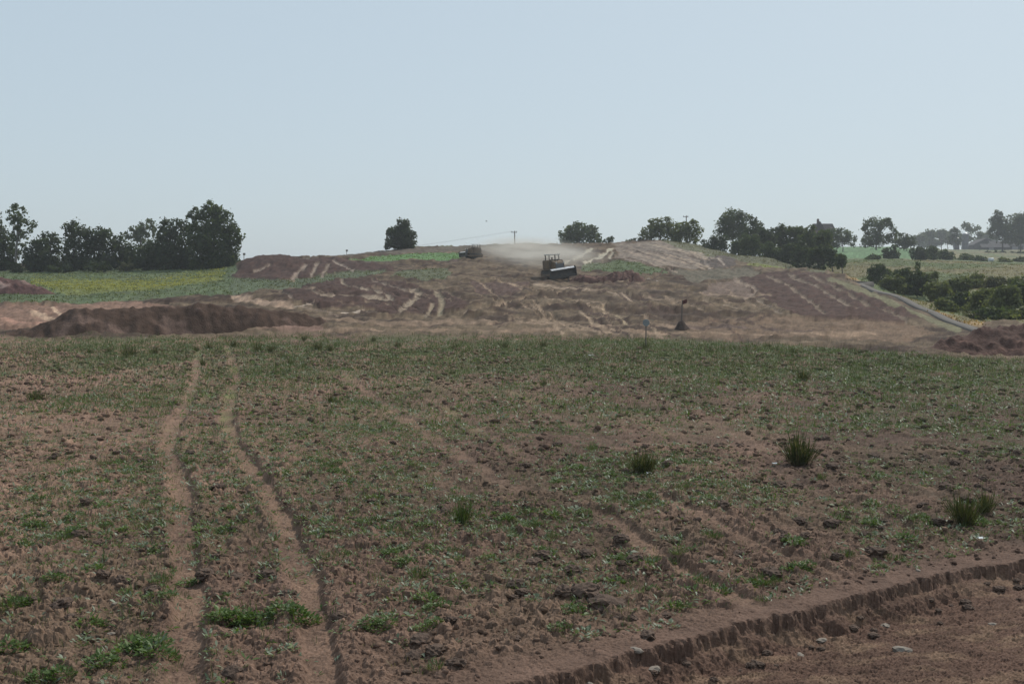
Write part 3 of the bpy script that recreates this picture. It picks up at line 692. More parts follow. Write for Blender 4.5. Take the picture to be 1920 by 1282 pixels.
LG = 'trees in the row on the left'
tree('birch_tree', 'tall airy tree with pale trunk and see-through crown in the tree row', 'tree', 186, 32, [(30, 398, 13, 13), (20, 404, 12, 10), (42, 410, 12, 12), (30, 418, 16, 11), (50, 430, 15, 13), (36, 436, 12, 9), (58, 422, 8, 8), (38, 452, 11, 9), (24, 446, 7, 7), (30, 388, 7, 6)], 'mid', 0.75, 0.26, True, 'pale_bark', 0.9, LG, 1)
tree('field_tree', 'dark tree left of the pale-trunked airy one, cut by the frame', 'tree', 188, -8, [(2, 452, 22, 20), (10, 478, 20, 20), (-18, 445, 22, 26), (-12, 414, 15, 24), (-15, 480, 25, 24), (14, 496, 16, 12)], 'dark', 1, 0.3, group=LG, seed=2)
tree('field_tree', 'dense dark low tree just right of the pale-trunked airy one', 'tree', 184, 66, [(62, 470, 19, 19), (78, 482, 14, 20), (56, 490, 12, 14), (76, 458, 12, 12), (70, 498, 16, 10)], 'dark', 1.1, 0.3, group=LG, seed=3)
tree('field_tree', 'slender tree with bright sky gap beneath its crown', 'tree', 187, 98, [(95, 447, 15, 13), (103, 463, 13, 12), (86, 460, 12, 11), (100, 474, 9, 6)], 'dark', 1.0, 0.28, group=LG, seed=4)
tree('field_tree', 'round-topped tree on a bare leaning trunk in the tree row', 'tree', 186, 140, [(143, 432, 21, 14), (134, 428, 12, 10), (150, 450, 17, 19), (130, 455, 13, 18), (126, 482, 12, 14), (156, 472, 13, 14)], 'dark', 1.0, 0.3, group=LG, seed=5)
tree('field_tree', 'dark tree with blunt crown next to the round-topped one', 'tree', 187, 188, [(192, 438, 17, 12), (200, 456, 14, 17), (180, 452, 15, 17), (186, 476, 20, 16), (170, 462, 10, 14)], 'dark', 1.05, 0.3, group=LG, seed=6)
tree('field_tree', 'small low tree filling the dip in the tree row', 'tree', 189, 228, [(222, 452, 11, 11), (236, 466, 17, 14), (222, 482, 18, 16), (246, 480, 17, 18)], 'dark', 1.05, 0.3, group=LG, seed=7)
tree('field_tree', 'paler hazy tree standing behind the dark tree row', 'tree', 262, 264, [(262, 428, 18, 14), (276, 423, 13, 10), (248, 438, 13, 11), (286, 438, 9, 12), (266, 448, 22, 14)], 'mid', 0.95, 0.36, airy=0.6, group=LG, seed=8)
tree('field_tree', 'bushy dark tree in front of the paler hazy one', 'tree', 185, 280, [(280, 472, 19, 20), (264, 488, 16, 15), (300, 470, 17, 24), (282, 492, 24, 10)], 'dark', 1.1, 0.3, group=LG, seed=9)
tree('field_tree', 'full dark tree touching the tallest tree of the row', 'tree', 184, 328, [(322, 424, 18, 13), (344, 422, 13, 13), (314, 442, 17, 18), (342, 452, 20, 25), (322, 480, 25, 22), (305, 478, 14, 20), (350, 484, 14, 16)], 'dark', 1.1, 0.3, group=LG, seed=10)
tree('field_tree', 'tallest broad dense tree at the right end of the tree row', 'tree', 182, 402, [(396, 393, 14, 13), (371, 402, 15, 11), (410, 401, 16, 13), (386, 420, 26, 20), (420, 424, 23, 19), (436, 444, 16, 17), (400, 450, 34, 28), (438, 462, 14, 16), (376, 470, 24, 28), (414, 478, 25, 18), (362, 440, 10, 20), (428, 484, 10, 9)], 'mid', 1.15, 0.3, group=LG, seed=11)
SB = 'bushes under the tree row'
tree('bush', 'dark bush under the blunt-crowned tree', 'bush', 180, 185, [(175, 499, 11, 9), (193, 501, 12, 8)], 'dark', 1.1, 0.26, False, group=SB, seed=12)
tree('bush', 'pale olive bush among the dark trunks', 'bush', 181, 238, [(232, 500, 9, 7), (244, 502, 7, 6)], 'olive', 1.1, 0.24, False, group=SB, seed=13)
tree('bush', 'small dark bush below the sky gap', 'bush', 180, 102, [(96, 504, 9, 7), (108, 506, 7, 5)], 'dark', 1.1, 0.24, False, group=SB, seed=14)
tree('bush', 'dark bush at the foot of the leaning trunk', 'bush', 181, 124, [(122, 503, 9, 9), (131, 506, 6, 5)], 'dark', 1.1, 0.24, False, group=SB, seed=15)
tree('bush', 'low dark bush below the pale-trunked airy tree', 'bush', 181, 28, [(24, 502, 12, 8), (40, 505, 8, 6)], 'dark', 1.1, 0.24, False, group=SB, seed=16)
tree('lone_tree', 'lone dark tree standing by itself on the bare skyline', 'tree', 222, 752, [(755, 422, 9, 10), (760, 434, 15, 14), (746, 440, 14, 13), (732, 433, 7, 8), (731, 452, 9, 13), (744, 456, 8, 10), (764, 454, 13, 13), (776, 441, 6, 6), (772, 460, 7, 7), (727, 461, 6, 6), (752, 446, 17, 17), (750, 458, 20, 9)], 'dark', 1.35, 0.28, seed=17)
tree('round_tree', 'wide domed tree seen through the dust on the skyline', 'tree', 285, 1085, [(1083, 432, 20, 13), (1072, 442, 20, 14), (1102, 438, 17, 13), (1060, 450, 11, 9), (1116, 449, 12, 9), (1108, 430, 11, 8), (1088, 452, 26, 12)], 'mid', 1.1, 0.4, seed=18)
tree('bush', 'tiny bush right of the dusty domed tree', 'bush', 262, 1140, [(1138, 451, 8, 5), (1146, 449, 6, 5)], 'dark', 1.0, 0.3, False, seed=19)
tree('bush', 'low creeping bush at the left foot of the crest thicket', 'bush', 236, 1190, [(1185, 453, 10, 4), (1198, 450, 9, 5)], 'dark', 1.0, 0.28, False, seed=20)
tree('thicket_tree', 'sunlit bushy tree on the crest, left half of the thicket', 'tree', 236, 1236, [(1228, 422, 15, 12), (1250, 417, 13, 9), (1216, 440, 15, 11), (1242, 436, 19, 14), (1260, 428, 12, 12)], 'warm', 1.1, 0.3, seed=21)
tree('thicket_tree', 'sunlit bushy tree on the crest, right half of the thicket', 'tree', 234, 1288, [(1276, 430, 13, 12), (1296, 429, 13, 13), (1306, 442, 11, 13), (1284, 444, 18, 13), (1266, 444, 12, 10)], 'warm', 1.1, 0.3, seed=22)
RG = 'trees of the right hand hedge'
tree('round_tree', 'big round-headed tree rising behind the hedge', 'tree', 256, 1372, [(1375, 405, 20, 12), (1388, 416, 17, 14), (1360, 420, 16, 16), (1372, 434, 24, 16), (1392, 440, 14, 12)], 'mid', 1.15, 0.33, group=RG, seed=23)
tree('hedge_tree', 'dark pointed tree against the big round-headed one', 'tree', 236, 1412, [(1411, 416, 8, 9), (1416, 430, 13, 14), (1404, 440, 14, 13), (1420, 446, 12, 12)], 'dark', 1.15, 0.3, group=RG, seed=24)
tree('bush', 'dark rounded bush at the crest end of the hedge', 'bush', 224, 1342, [(1334, 456, 13, 11), (1352, 452, 14, 12), (1345, 464, 18, 8)], 'dark', 1.15, 0.28, False, group=RG, seed=25)
hedge = [(1385, 462, 18, 14, 222), (1408, 458, 20, 17, 218), (1436, 446, 18, 22, 222), (1462, 440, 18, 20, 226), (1446, 468, 20, 16, 208), (1492, 442, 18, 20, 224), (1478, 470, 22, 17, 204), (1516, 444, 18, 23, 212), (1506, 472, 20, 18, 196), (1543, 449, 17, 20, 206), (1534, 478, 20, 16, 188), (1560, 476, 15, 14, 182), (1578, 486, 12, 10, 178)]
hl = ['first', 'second', 'third', 'fourth', 'fifth', 'sixth', 'seventh', 'eighth', 'ninth', 'tenth', 'eleventh', 'twelfth', 'last']
for i, (px, py, rx, ry, D) in enumerate(hedge):
    r = random.Random(900 + i)
    bl = [(px + r.uniform(-.55, .55) * rx, py + r.uniform(-.5, .55) * ry, rx * r.uniform(.45, .7), ry * r.uniform(.42, .65)) for _ in range(6)] + [(px, py + ry * .4, rx * .8, ry * .7), (px, py + ry * 1.0, rx * .9, ry * .7)]
    tree('hedge_tree', f'{hl[i]} shrubby tree along the dark hedge, counted from the crest downhill', 'tree', D, px, bl, r.choice(['dark', 'mid', 'mid']), 1.05, 0.28, group=RG, seed=30 + i)
tree('field_tree', 'tree right of the roof peak, at the edge of the green field', 'tree', 330, 1578, [(1566, 438, 12, 10), (1582, 440, 14, 12), (1574, 452, 18, 11), (1596, 450, 11, 11)], 'mid', 1.0, 0.42, seed=50)
tree('round_tree', 'lopsided domed tree with sky showing through its right side', 'tree', 345, 1640, [(1648, 417, 20, 10), (1636, 428, 17, 13), (1662, 421, 12, 9), (1676, 432, 8, 8), (1634, 446, 19, 14), (1652, 450, 18, 12), (1670, 446, 10, 9), (1626, 456, 12, 8)], 'mid', 1.0, 0.42, airy=.3, seed=51)
tree('field_tree', 'dark squat tree right of the lopsided domed one', 'tree', 350, 1697, [(1690, 446, 13, 10), (1704, 450, 12, 11), (1696, 458, 16, 8)], 'dark', 1.1, 0.42, seed=52)
for i, (px, py, rx, ry) in enumerate([(1722, 446, 14, 10), (1740, 442, 15, 12), (1762, 440, 14, 12), (1774, 444, 13, 12), (1752, 454, 20, 9), (1850, 446, 12, 9), (1712, 452, 14, 9), (1730, 455, 16, 8), (1785, 447, 14, 11), (1800, 450, 14, 10), (1838, 450, 14, 9), (1862, 448, 14, 10), (1690, 453, 14, 8)]):
    r = random.Random(600 + i)
    bl = [(px + r.uniform(-.5, .5) * rx, py + r.uniform(-.4, .5) * ry, rx * .6, ry * .6) for _ in range(6)]
    tree('woodland_tree', 'hazy blue green tree of the far wood behind the farm', 'tree', 700 + 12 * i, px, bl, 'mid', 1.1, 0.75, group='trees of the far wood', seed=60 + i)
tree('conifer_tree', 'dark pointed tree beside the shorter silo', 'tree', 560, 1789, [(1789, 431, 5, 6), (1788, 440, 9, 8), (1789, 450, 12, 9)], 'dark', 1.2, 0.6, seed=70)
tree('farm_tree', 'open-crowned tree behind the silos', 'tree', 660, 1818, [(1812, 428, 12, 9), (1824, 427, 11, 8), (1834, 438, 8, 8), (1806, 440, 12, 9), (1822, 444, 18, 10)], 'mid', 0.95, 0.7, airy=.5, seed=71)
tree('farm_tree', 'tall dark tree in front of the farm sheds', 'tree', 470, 1876, [(1873, 402, 6, 8), (1870, 416, 11, 12), (1882, 420, 10, 14), (1868, 434, 13, 16), (1884, 440, 14, 16)], 'dark', 1.15, 0.5, seed=72)
tree('farm_tree', 'broad tree by the farm sheds, cut by the frame edge', 'tree', 475, 1910, [(1898, 416, 14, 12), (1916, 412, 15, 12), (1900, 436, 18, 16), (1922, 432, 18, 18), (1910, 450, 14, 9), (1940, 420, 20, 20)], 'mid', 1.15, 0.5, seed=73)
SG = 'shrubs on the low ground to the right'
shr = [(1650, 508, 22, 16, 168, 'mid', 'dark shrub nearest the end of the hedge beyond the grey strip'), (1704, 518, 24, 22, 152, 'mid', 'tall dark shrub with a pointed shoot beyond the grey strip'), (1728, 524, 16, 20, 146, 'dark', 'narrow dark shrub beside the pointed one'),
       (1762, 540, 24, 18, 134, 'warm', 'mid green shrub in the hollow past the dry verge'), (1794, 530, 22, 20, 138, 'warm', 'rounded green shrub halfway along the hollow'), (1800, 560, 26, 18, 120, 'mid', 'low spreading shrub close to the dry verge'),
       (1848, 556, 30, 26, 116, 'warm', 'large leafy shrub above the red brown heap'), (1890, 558, 30, 28, 112, 'warm', 'largest willowy shrub behind the red brown heap'), (1930, 552, 30, 30, 114, 'mid', 'dark shrub behind the heap, cut by the frame edge'),
       (1860, 584, 30, 14, 104, 'mid', 'low dark shrub right behind the red brown heap'),
       (1675, 524, 20, 12, 148, 'warm', 'light green scrub in front of the first dark shrubs'), (1742, 516, 20, 14, 156, 'warm', 'light green scrub behind the pointed shrub'), (1820, 522, 24, 14, 150, 'warm', 'light green scrub at the back of the hollow'),
       (1875, 524, 26, 14, 146, 'olive', 'olive scrub at the meadow side of the hollow'), (1915, 526, 24, 14, 142, 'warm', 'pale green scrub beside the olive one'), (1772, 566, 18, 11, 114, 'warm', 'light green scrub spilling onto the dry verge'), (1822, 588, 18, 10, 104, 'olive', 'olive scrub at the lower end of the grey strip'), (1910, 588, 24, 12, 102, 'warm', 'fresh green scrub topping the red brown heap'),
       (1670, 478, 17, 15, 262, 'dark', 'dark bush standing before the green field'), (1636, 482, 16, 6, 258, 'mid', 'low green bush left of the one before the green field'), (1722, 476, 17, 13, 268, 'dark', 'dark bush at the right edge of the green field'),
       (1745, 474, 14, 12, 276, 'mid', 'bush adjoining the dark one by the green field'), (1772, 478, 18, 9, 286, 'mid', 'low bush below the shorter silo'), (1812, 482, 18, 8, 292, 'mid', 'low bush below the taller silo'),
       (1840, 486, 14, 6, 280, 'mid', 'little bush left of the white lump'), (1884, 489, 16, 6, 272, 'warm', 'pale green bush right of the white lump'), (1912, 488, 12, 7, 276, 'dark', 'small dark bush by the white lump, near the frame edge')]
for i, (px, py, rx, ry, D, pal, lab) in enumerate(shr):
    if i < 18: rx, ry, py = rx * 1.15, ry * 1.0, py + 5
    r = random.Random(700 + i)
    bl = [(px + r.uniform(-.6, .6) * rx, py + r.uniform(-.55, .5) * ry, rx * r.uniform(.25, .5), ry * r.uniform(.3, .6)) for _ in range(10)] + [(px, py + ry * .3, rx * .85, ry * .75), (px, py + ry * .8, rx * .9, ry * .5)]
    if i == 1: bl += [(1721, 500, 4, 10)]
    tree('shrub', lab, 'shrub', D, px, bl, pal, 1.1, 0.20 if D < 180 else 0.34, False, group=SG, seed=80 + i)
DG = 'bushes along the dark field boundary below the farm'
for i, px in enumerate(range(1852, 1960, 15)):
    tree('boundary_bush', 'clipped dark bush of the boundary hedge below the farm', 'bush', 440, px, [(px - 4, 478, 6, 5), (px + 5, 478, 6, 5), (px, 475, 6, 4)], 'dark', 1.0, 0.5, False, group=DG, seed=120 + i)

# ------------------------------------------------------------------ farm, house, silos
def gable(e, w, d, hw, hr, wall, roof, over=0.4):
    """walls and a gable roof, ridge along local y, w wide (x), d deep (y)"""
    bm = bmesh.new(); add_prism(bm, [(-w / 2, -1), (w / 2, -1), (w / 2, hw), (0, hr - .15), (-w / 2, hw)], -d / 2, d / 2); bm_obj('wall', bm, M[wall], e)
    sl = (hr - hw) / (w / 2); q = 0.22
    bm = bmesh.new(); a = w / 2 + over
    add_prism(bm, [(-a, hw - over * sl), (0, hr), (a, hw - over * sl), (a, hw - over * sl + q), (0, hr + q), (-a, hw - over * sl + q)], -d / 2 - over, d / 2 + over)
    return bm_obj('roof', bm, M[roof], e)
def panel(e, name, mat, c, s, parent=None):
    bm = bmesh.new(); add_box(bm, c, s); return bm_obj(name, bm, M[mat], parent or e)
Df = 600.0
def base(px, D): x = wx(px, D); return (x, D, zt1(x, D))
e = empty('farm_shed', base(1836, Df), math.radians(-12)); tag(e, 'wide grey-roofed barn beside the silos', 'barn')
gable(e, 13.0, 26, 2.6, 6.0, 'wall_dark', 'roof_grey')
panel(e, 'door', 'wall_pale', (1.5, -13.06, 1.0), (3.2, 0.15, 3.0)); panel(e, 'window', 'glass', (-3.6, -13.06, 1.6), (1.4, 0.15, 0.9))
e = empty('farm_shed', base(1893, Df - 25), math.radians(84)); tag(e, 'long low shed with pale wall behind the tall farm tree', 'barn')
gable(e, 9.0, 23, 2.4, 4.8, 'wall_pale', 'roof_grey')
for k, y in enumerate((-8, -3, 2.5, 7.5)): panel(e, 'doorway', 'wall_dark', (-4.56, y, 0.9), (0.15, 2.4, 2.4))
e = empty('farm_shed', base(1860, Df - 40), math.radians(80)); tag(e, 'lean-to roof sloping along the front of the barn', 'barn')
gable(e, 6.0, 13, 1.6, 3.2, 'wall_dark', 'roof_grey'); panel(e, 'door', 'wall_pale', (-3.06, 2.0, 0.7), (0.15, 2.2, 1.8))
def silo(px, top, D, dia, label):
    e = empty('silo', base(px, D)); tag(e, label, 'silo', 'farm silos')
    H = at(px, top, D)[2] - e.location.z - dia * 0.28
    bm = bmesh.new(); add_tube(bm, [(0, 0, -1), (0, 0, H)], dia / 2, 20); bm_obj('barrel', bm, M['silo'], e, False)
    for k in range(4):
        bm = bmesh.new(); z = H * (k + .6) / 4.3; add_tube(bm, [(0, 0, z), (0, 0, z + .12)], dia / 2 + .05, 20); bm_obj('hoop', bm, M['wall_dark'], e)
    bm = bmesh.new(); add_tube(bm, [(0, 0, H - .05), (0, 0, H + dia * .12), (0, 0, H + dia * .22), (0, 0, H + dia * .28)], [dia / 2 + .12, dia * .42, dia * .26, .1], 20); bm_obj('dome', bm, M['silo_dome'], e, True)
silo(1806, 436, 590, 3.4, 'taller grey silo with pale domed cap'); silo(1790, 445, 594, 3.1, 'shorter grey silo with pale domed cap')
D = 420.0
e = empty('farmhouse', base(1540, D), math.radians(90)); tag(e, 'dark slate house roof with chimney showing above the hedge', 'house')
zt_ = lambda py: at(1540, py, D)[2] - e.location.z
gable(e, 8.0, 6.6, zt_(432), zt_(420.5), 'brick', 'slate')
panel(e, 'window', 'glass', (-4.06, 0.5, zt_(440)), (0.12, 1.0, 1.2)); 
bm = bmesh.new(); add_prism(bm, [(-2.0, zt_(432)), (2.0, zt_(432)), (0, zt_(416))], -1.8, 1.4)
bm.transform(Matrix.Translation((-2.6, 2.2, 0)) @ Matrix.Rotation(math.radians(90), 4, 'Z')); bm_obj('cross_gable', bm, M['slate'], e)
ch = panel(e, 'chimney', 'brick', (0.2, 1.9, (zt_(422) + zt_(412)) / 2), (0.75, 0.75, zt_(412) - zt_(424)))
panel(e, 'chimney_pot', 'brick', (0.2, 1.9, zt_(411.2)), (0.35, 0.35, 0.5), ch)

# ------------------------------------------------------------------ poles, wires, stakes, sign
def utility_pole(px, top, D, label, arm=True, rz=0.3):
    x = wx(px, D); z = zt1(x, D); e = empty('utility_pole', (x, D, z), rz); tag(e, label, 'pole', 'utility poles')
    H = at(px, top, D)[2] - z
    bm = bmesh.new(); add_tube(bm, [(0, 0, -0.6), (0, 0, H)], [0.17, 0.12], 8); bm_obj('post', bm, M['wood'], e, True)
    bm = bmesh.new(); add_box(bm, (-0.1, 0.15, H - .35), (1.5, .12, .14)); bm_obj('crossarm', bm, M['wood'], e)
    for s in (-0.7, 0.5):
        bm = bmesh.new(); add_tube(bm, [(s, .15, H - .28), (s, .15, H - .1), (s, .15, H - .02)], [.05, .09, .04], 8); bm_obj('insulator', bm, M['grille'], e)
    return x, D, z + H
P1 = utility_pole(965, 433, 268, 'wooden utility pole with crossarm on the bare skyline')
P2 = utility_pole(505, 489, 430, 'distant utility pole dropping behind the bare ridge')
P3 = utility_pole(1285, 404, 275, 'thin utility pole sticking up out of the crest thicket')
for k, s in enumerate((-0.75, 0.45)):
    pts = []
    for i in range(25):
        t = i / 24; pts.append((P1[0] + s + (P2[0] - P1[0]) * t, P1[1] + .1 + (P2[1] - P1[1]) * t, P1[2] - .03 + (P2[2] - P1[2]) * t - 3.0 * 4 * t * (1 - t) * .35))
    bm = bmesh.new(); add_tube(bm, [tuple(Vector(p) - Vector(pts[0])) for p in pts], 0.011, 4)
    o = bm_obj('power_line', bm, M['wire']); o.location = pts[0]
    tag(o, ['thin wire on the outer end of the skyline pole crossarm', 'thin wire on the inner end of the skyline pole crossarm'][k], 'wire', 'wires from the utility pole')

def stake(px, py, D, h, label, knob=False):
    x = wx(px, D); z = gz1(x, D); e = empty('survey_stake', (x, D, z)); tag(e, label, 'stake', 'survey stakes on the skyline')
    bm = bmesh.new(); add_tube(bm, [(0, 0, -.2), (0.03, 0, h)], .045, 6); bm_obj('post', bm, M['wood'], e)
    bm = bmesh.new(); add_box(bm, (0.05, 0, h - .15), (.38, .05, .34), bevel=.03); bm_obj('marker_board', bm, M['wood'], e)
stake(459, 484, 168, 1.2, 'short stake at the left end of the dark soil bank')
stake(651, 470, 206, 1.0, 'small stake on the bare ridge left of the lone tree')

x, y, z = hit(1278, 616, 60)
e = empty('marker_stake', (x - .02, y, gz1(x, y))); tag(e, 'thin pole with a small dark flag set in the earth cone', 'marker')
H = at(1281, 563, y)[2] - e.location.z
bm = bmesh.new(); add_tube(bm, [(0, 0, -.2), (.05, 0, H)], [.05, .04], 7); bm_obj('pole', bm, M['wood'], e)
bm = bmesh.new()
vs = [[bm.verts.new((.07 + .085 * i, .02 * math.sin(i * 1.7) + t, H - .02 - .3 * j + .03 * i)) for j in range(2)] for t in (0, .012) for i in range(5)]
for t in (0, 5):
    for i in range(4): bm.faces.new((vs[t + i][0], vs[t + i + 1][0], vs[t + i + 1][1], vs[t + i][1]))
bm_obj('flag', bm, M['flag'], e)
x, y, z = hit(1211, 652, 40)
e = empty('marker_sign', (x, y, gz1(x, y))); tag(e, 'round pale disc sign on a thin post at the field edge', 'sign')
zc = at(1211, 605, y)[2] - e.location.z
bm = bmesh.new(); add_tube(bm, [(0, 0, -.3), (0, 0, zc + .1)], .035, 8); bm_obj('post', bm, M['wood'], e)
M['dull'] = plain_mat('dull_sign_paint', (0.24, 0.26, 0.26), 0.7)
bm = bmesh.new(); add_tube(bm, [(0, -.05, zc), (0, -.035, zc)], 6.6 * y / F, 24); bm_obj('disc', bm, M['dull'], e)

# ------------------------------------------------------------------ bulldozer
def bulldozer():
    e = empty('bulldozer', (0, 0, 0))                                       # forward +x, up z
    def P(name, mat, fn, parent=None, smooth=False):
        bm = bmesh.new(); fn(bm); return bm_obj(name, bm, M[mat], parent or e, smooth)
    for s in (-1, 1):
        yc = s * 1.0
        prof = []
        for a in range(-90, 91, 22): prof.append((1.35 + .46 * math.cos(math.radians(a)), .5 + .46 * math.sin(math.radians(a))))
        for a in range(90, 271, 22): prof.append((-1.35 + .52 * math.cos(math.radians(a)), .56 + .52 * math.sin(math.radians(a))))
        tr = P('track', 'dark_steel', lambda bm: add_prism(bm, prof, yc - .28, yc + .28))
        def grous(bm):
            n = len(prof); L = []
            for k in range(n):
                a, b = Vector((prof[k][0], 0, prof[k][1])), Vector((prof[(k + 1) % n][0], 0, prof[(k + 1) % n][1]))
                m = max(1, int((b - a).length / .2))
                for j in range(m):
                    p = a.lerp(b, (j + .5) / m); ang = math.atan2((b - a).z, (b - a).x)
                    add_box(bm, (p.x, yc, p.z), (.04, .57, .13), Euler((0, -ang, 0)))
        P('grouser_bars', 'dark_steel', grous, tr)
        P('sprocket', 'yellow', lambda bm: add_tube(bm, [(-1.35, yc + s * .26, .56), (-1.35, yc + s * .33, .56)], .34, 14), tr)
        P('idler', 'yellow', lambda bm: add_tube(bm, [(1.35, yc + s * .26, .5), (1.35, yc + s * .33, .5)], .3, 14), tr)
        P('track_frame', 'yellow', lambda bm: add_box(bm, (0, yc + s * .27, .5), (2.1, .1, .3), bevel=.03), tr)
        P('push_arm', 'yellow', lambda bm: add_box(bm, (1.2, s * 1.42, .55), (2.6, .14, .26), bevel=.03))
        P('fender', 'yellow', lambda bm: add_box(bm, (-.2, s * .98, 1.2), (2.7, .62, .1), bevel=.03))
        P('lift_cylinder', 'dark_steel', lambda bm: add_tube(bm, [(1.2, s * .52, 1.75), (2.25, s * .7, .75)], .06, 8))
        P('headlight', 'lamp', lambda bm: add_tube(bm, [(1.78, s * .5, 2.08), (1.9, s * .5, 2.08)], [.07, .1], 10))
    P('hull', 'yellow', lambda bm: add_box(bm, (0, 0, .85), (3.0, 1.3, .7), bevel=.05))
    P('engine_hood', 'yellow', lambda bm: add_prism(bm, [(0.1, 1.1), (1.75, 1.1), (1.75, 2.02), (1.6, 2.2), (.1, 2.42)], -.66, .66))
    P('radiator_grille', 'grille', lambda bm: add_box(bm, (1.78, 0, 1.6), (.06, 1.1, .8), bevel=.02))
    P('exhaust_pipe', 'dark_steel', lambda bm: add_tube(bm, [(1.0, -.3, 2.1), (1.0, -.3, 2.85), (.92, -.3, 2.95)], .06, 8))
    P('air_cleaner', 'dark_steel', lambda bm: add_tube(bm, [(.6, .22, 2.05), (.6, .22, 2.4), (.6, .22, 2.42), (.6, .22, 2.55)], [.06, .06, .13, .1], 10))
    P('fuel_tank', 'yellow', lambda bm: add_box(bm, (-1.55, 0, 1.55), (.55, 1.4, .9), bevel=.08))
    P('floor_plate', 'dark_steel', lambda bm: add_box(bm, (-.62, 0, 1.28), (1.4, 1.25, .08)))
    P('dashboard', 'dark_steel', lambda bm: add_prism(bm, [(-.1, 1.3), (.09, 1.3), (.09, 2.5), (-.05, 2.52)], -.72, .72))
    for s in (-1, 1):
        P('side_console', 'yellow', lambda bm: add_box(bm, (-.55, s * .86, 1.86), (1.9, .5, 1.22), bevel=.12))
        P('cab_post', 'dark_steel', lambda bm: add_box(bm, (-.05, s * .68, 2.55), (.09, .08, 1.1)))
        P('cab_post', 'dark_steel', lambda bm: add_box(bm, (-1.35, s * .68, 2.3), (.12, .1, 1.6)))
    rf = P('cab_roof', 'roofpaint', lambda bm: add_box(bm, (-.68, 0, 3.16), (1.75, 1.62, .12), bevel=.05))
    P('roof_lamp', 'lamp', lambda bm: add_tube(bm, [(.2, .5, 3.02), (.3, .5, 3.02)], .08, 10), rf)
    st_ = P('operator_seat', 'seat', lambda bm: add_box(bm, (-.8, 0, 1.72), (.5, .52, .14), bevel=.04))
    P('seat_back', 'seat', lambda bm: add_box(bm, (-1.05, 0, 2.05), (.12, .5, .62), Euler((0, -.15, 0)), .04), st_)
    P('seat_pedestal', 'dark_steel', lambda bm: add_box(bm, (-.8, 0, 1.48), (.3, .34, .36)), st_)
    # blade: curved mouldboard with a top plate leaning back, its sky glint painted on
    be = P('blade', 'dark_steel', lambda bm: add_prism(bm, [(2.62 + .28 * ((t - .5) * 2) ** 2 - .06 + o, .18 + 1.0 * t) for o, ts in ((0, [i / 8 for i in range(9)]), (-.09, [i / 8 for i in range(8, -1, -1)])) for t in ts], -1.72, 1.72))
    P('blade_top_plate', 'glint_steel', lambda bm: add_prism(bm, [(2.94, 1.14), (2.60, 1.33), (2.56, 1.27), (2.88, 1.09)], -1.60, 1.60), be)
    P('cutting_edge', 'dark_steel', lambda bm: add_prism(bm, [(2.84, .05), (2.9, .05), (2.88, .24), (2.82, .24)], -1.72, 1.72), be)
    for s in (-1, 1):
        P('end_bit', 'dark_steel', lambda bm: add_prism(bm, [(2.5, .1), (2.98, .1), (2.98, 1.2), (2.75, 1.42), (2.5, 1.3)], s * 1.76 - .035, s * 1.76 + .035), be)
    be.matrix_local = Matrix.Translation((0, 0, .12)) @ Matrix.Translation((2.7, 0, .7)) @ Matrix.Rotation(math.radians(5), 4, 'X') @ Matrix.Translation((-2.7, 0, -.7))
    return e
def copy_tree(o, parent=None):
    c = o.copy(); COL.objects.link(c)
    if parent is not None: c.parent = parent
    for chd in list(o.children): copy_tree(chd, c)
    return c
doz = bulldozer()
def seat_machine(o, px, D, ang, lift=0.0, lab='', sc=1.0):
    x = wx(px, D); z = gz1(x, D)
    f = Vector((math.sin(ang), -math.cos(ang))); r = 1.4
    zf = gz1(x + f.x * r, D + f.y * r); zb = gz1(x - f.x * r, D - f.y * r); s = Vector((-f.y, f.x))
    zl = gz1(x + s.x, D + s.y); zr = gz1(x - s.x, D - s.y)
    ax = Vector((f.x * 2 * r, f.y * 2 * r, zf - zb)).normalized(); ay = Vector((s.x * 2, s.y * 2, zl - zr)).normalized()
    az = ax.cross(ay).normalized(); ay = az.cross(ax)
    m = Matrix((ax, ay, az)).transposed().to_4x4()
    o.matrix_world = Matrix.Translation((x, D, (zf + zb + zl + zr) / 4 + lift)) @ m @ Matrix.Scale(sc, 4)
    tag(o, lab, 'bulldozer', 'bulldozers working the hillside')
doz2 = copy_tree(doz)
seat_machine(doz, 1041, 141, math.radians(20), 0.02, 'dusty yellow bulldozer with pale-edged blade raising a cloud of dust')
seat_machine(doz2, 888, 186, math.radians(-62), 0.02, 'dark bulldozer half lost in dust at the end of the green strip', 0.72)

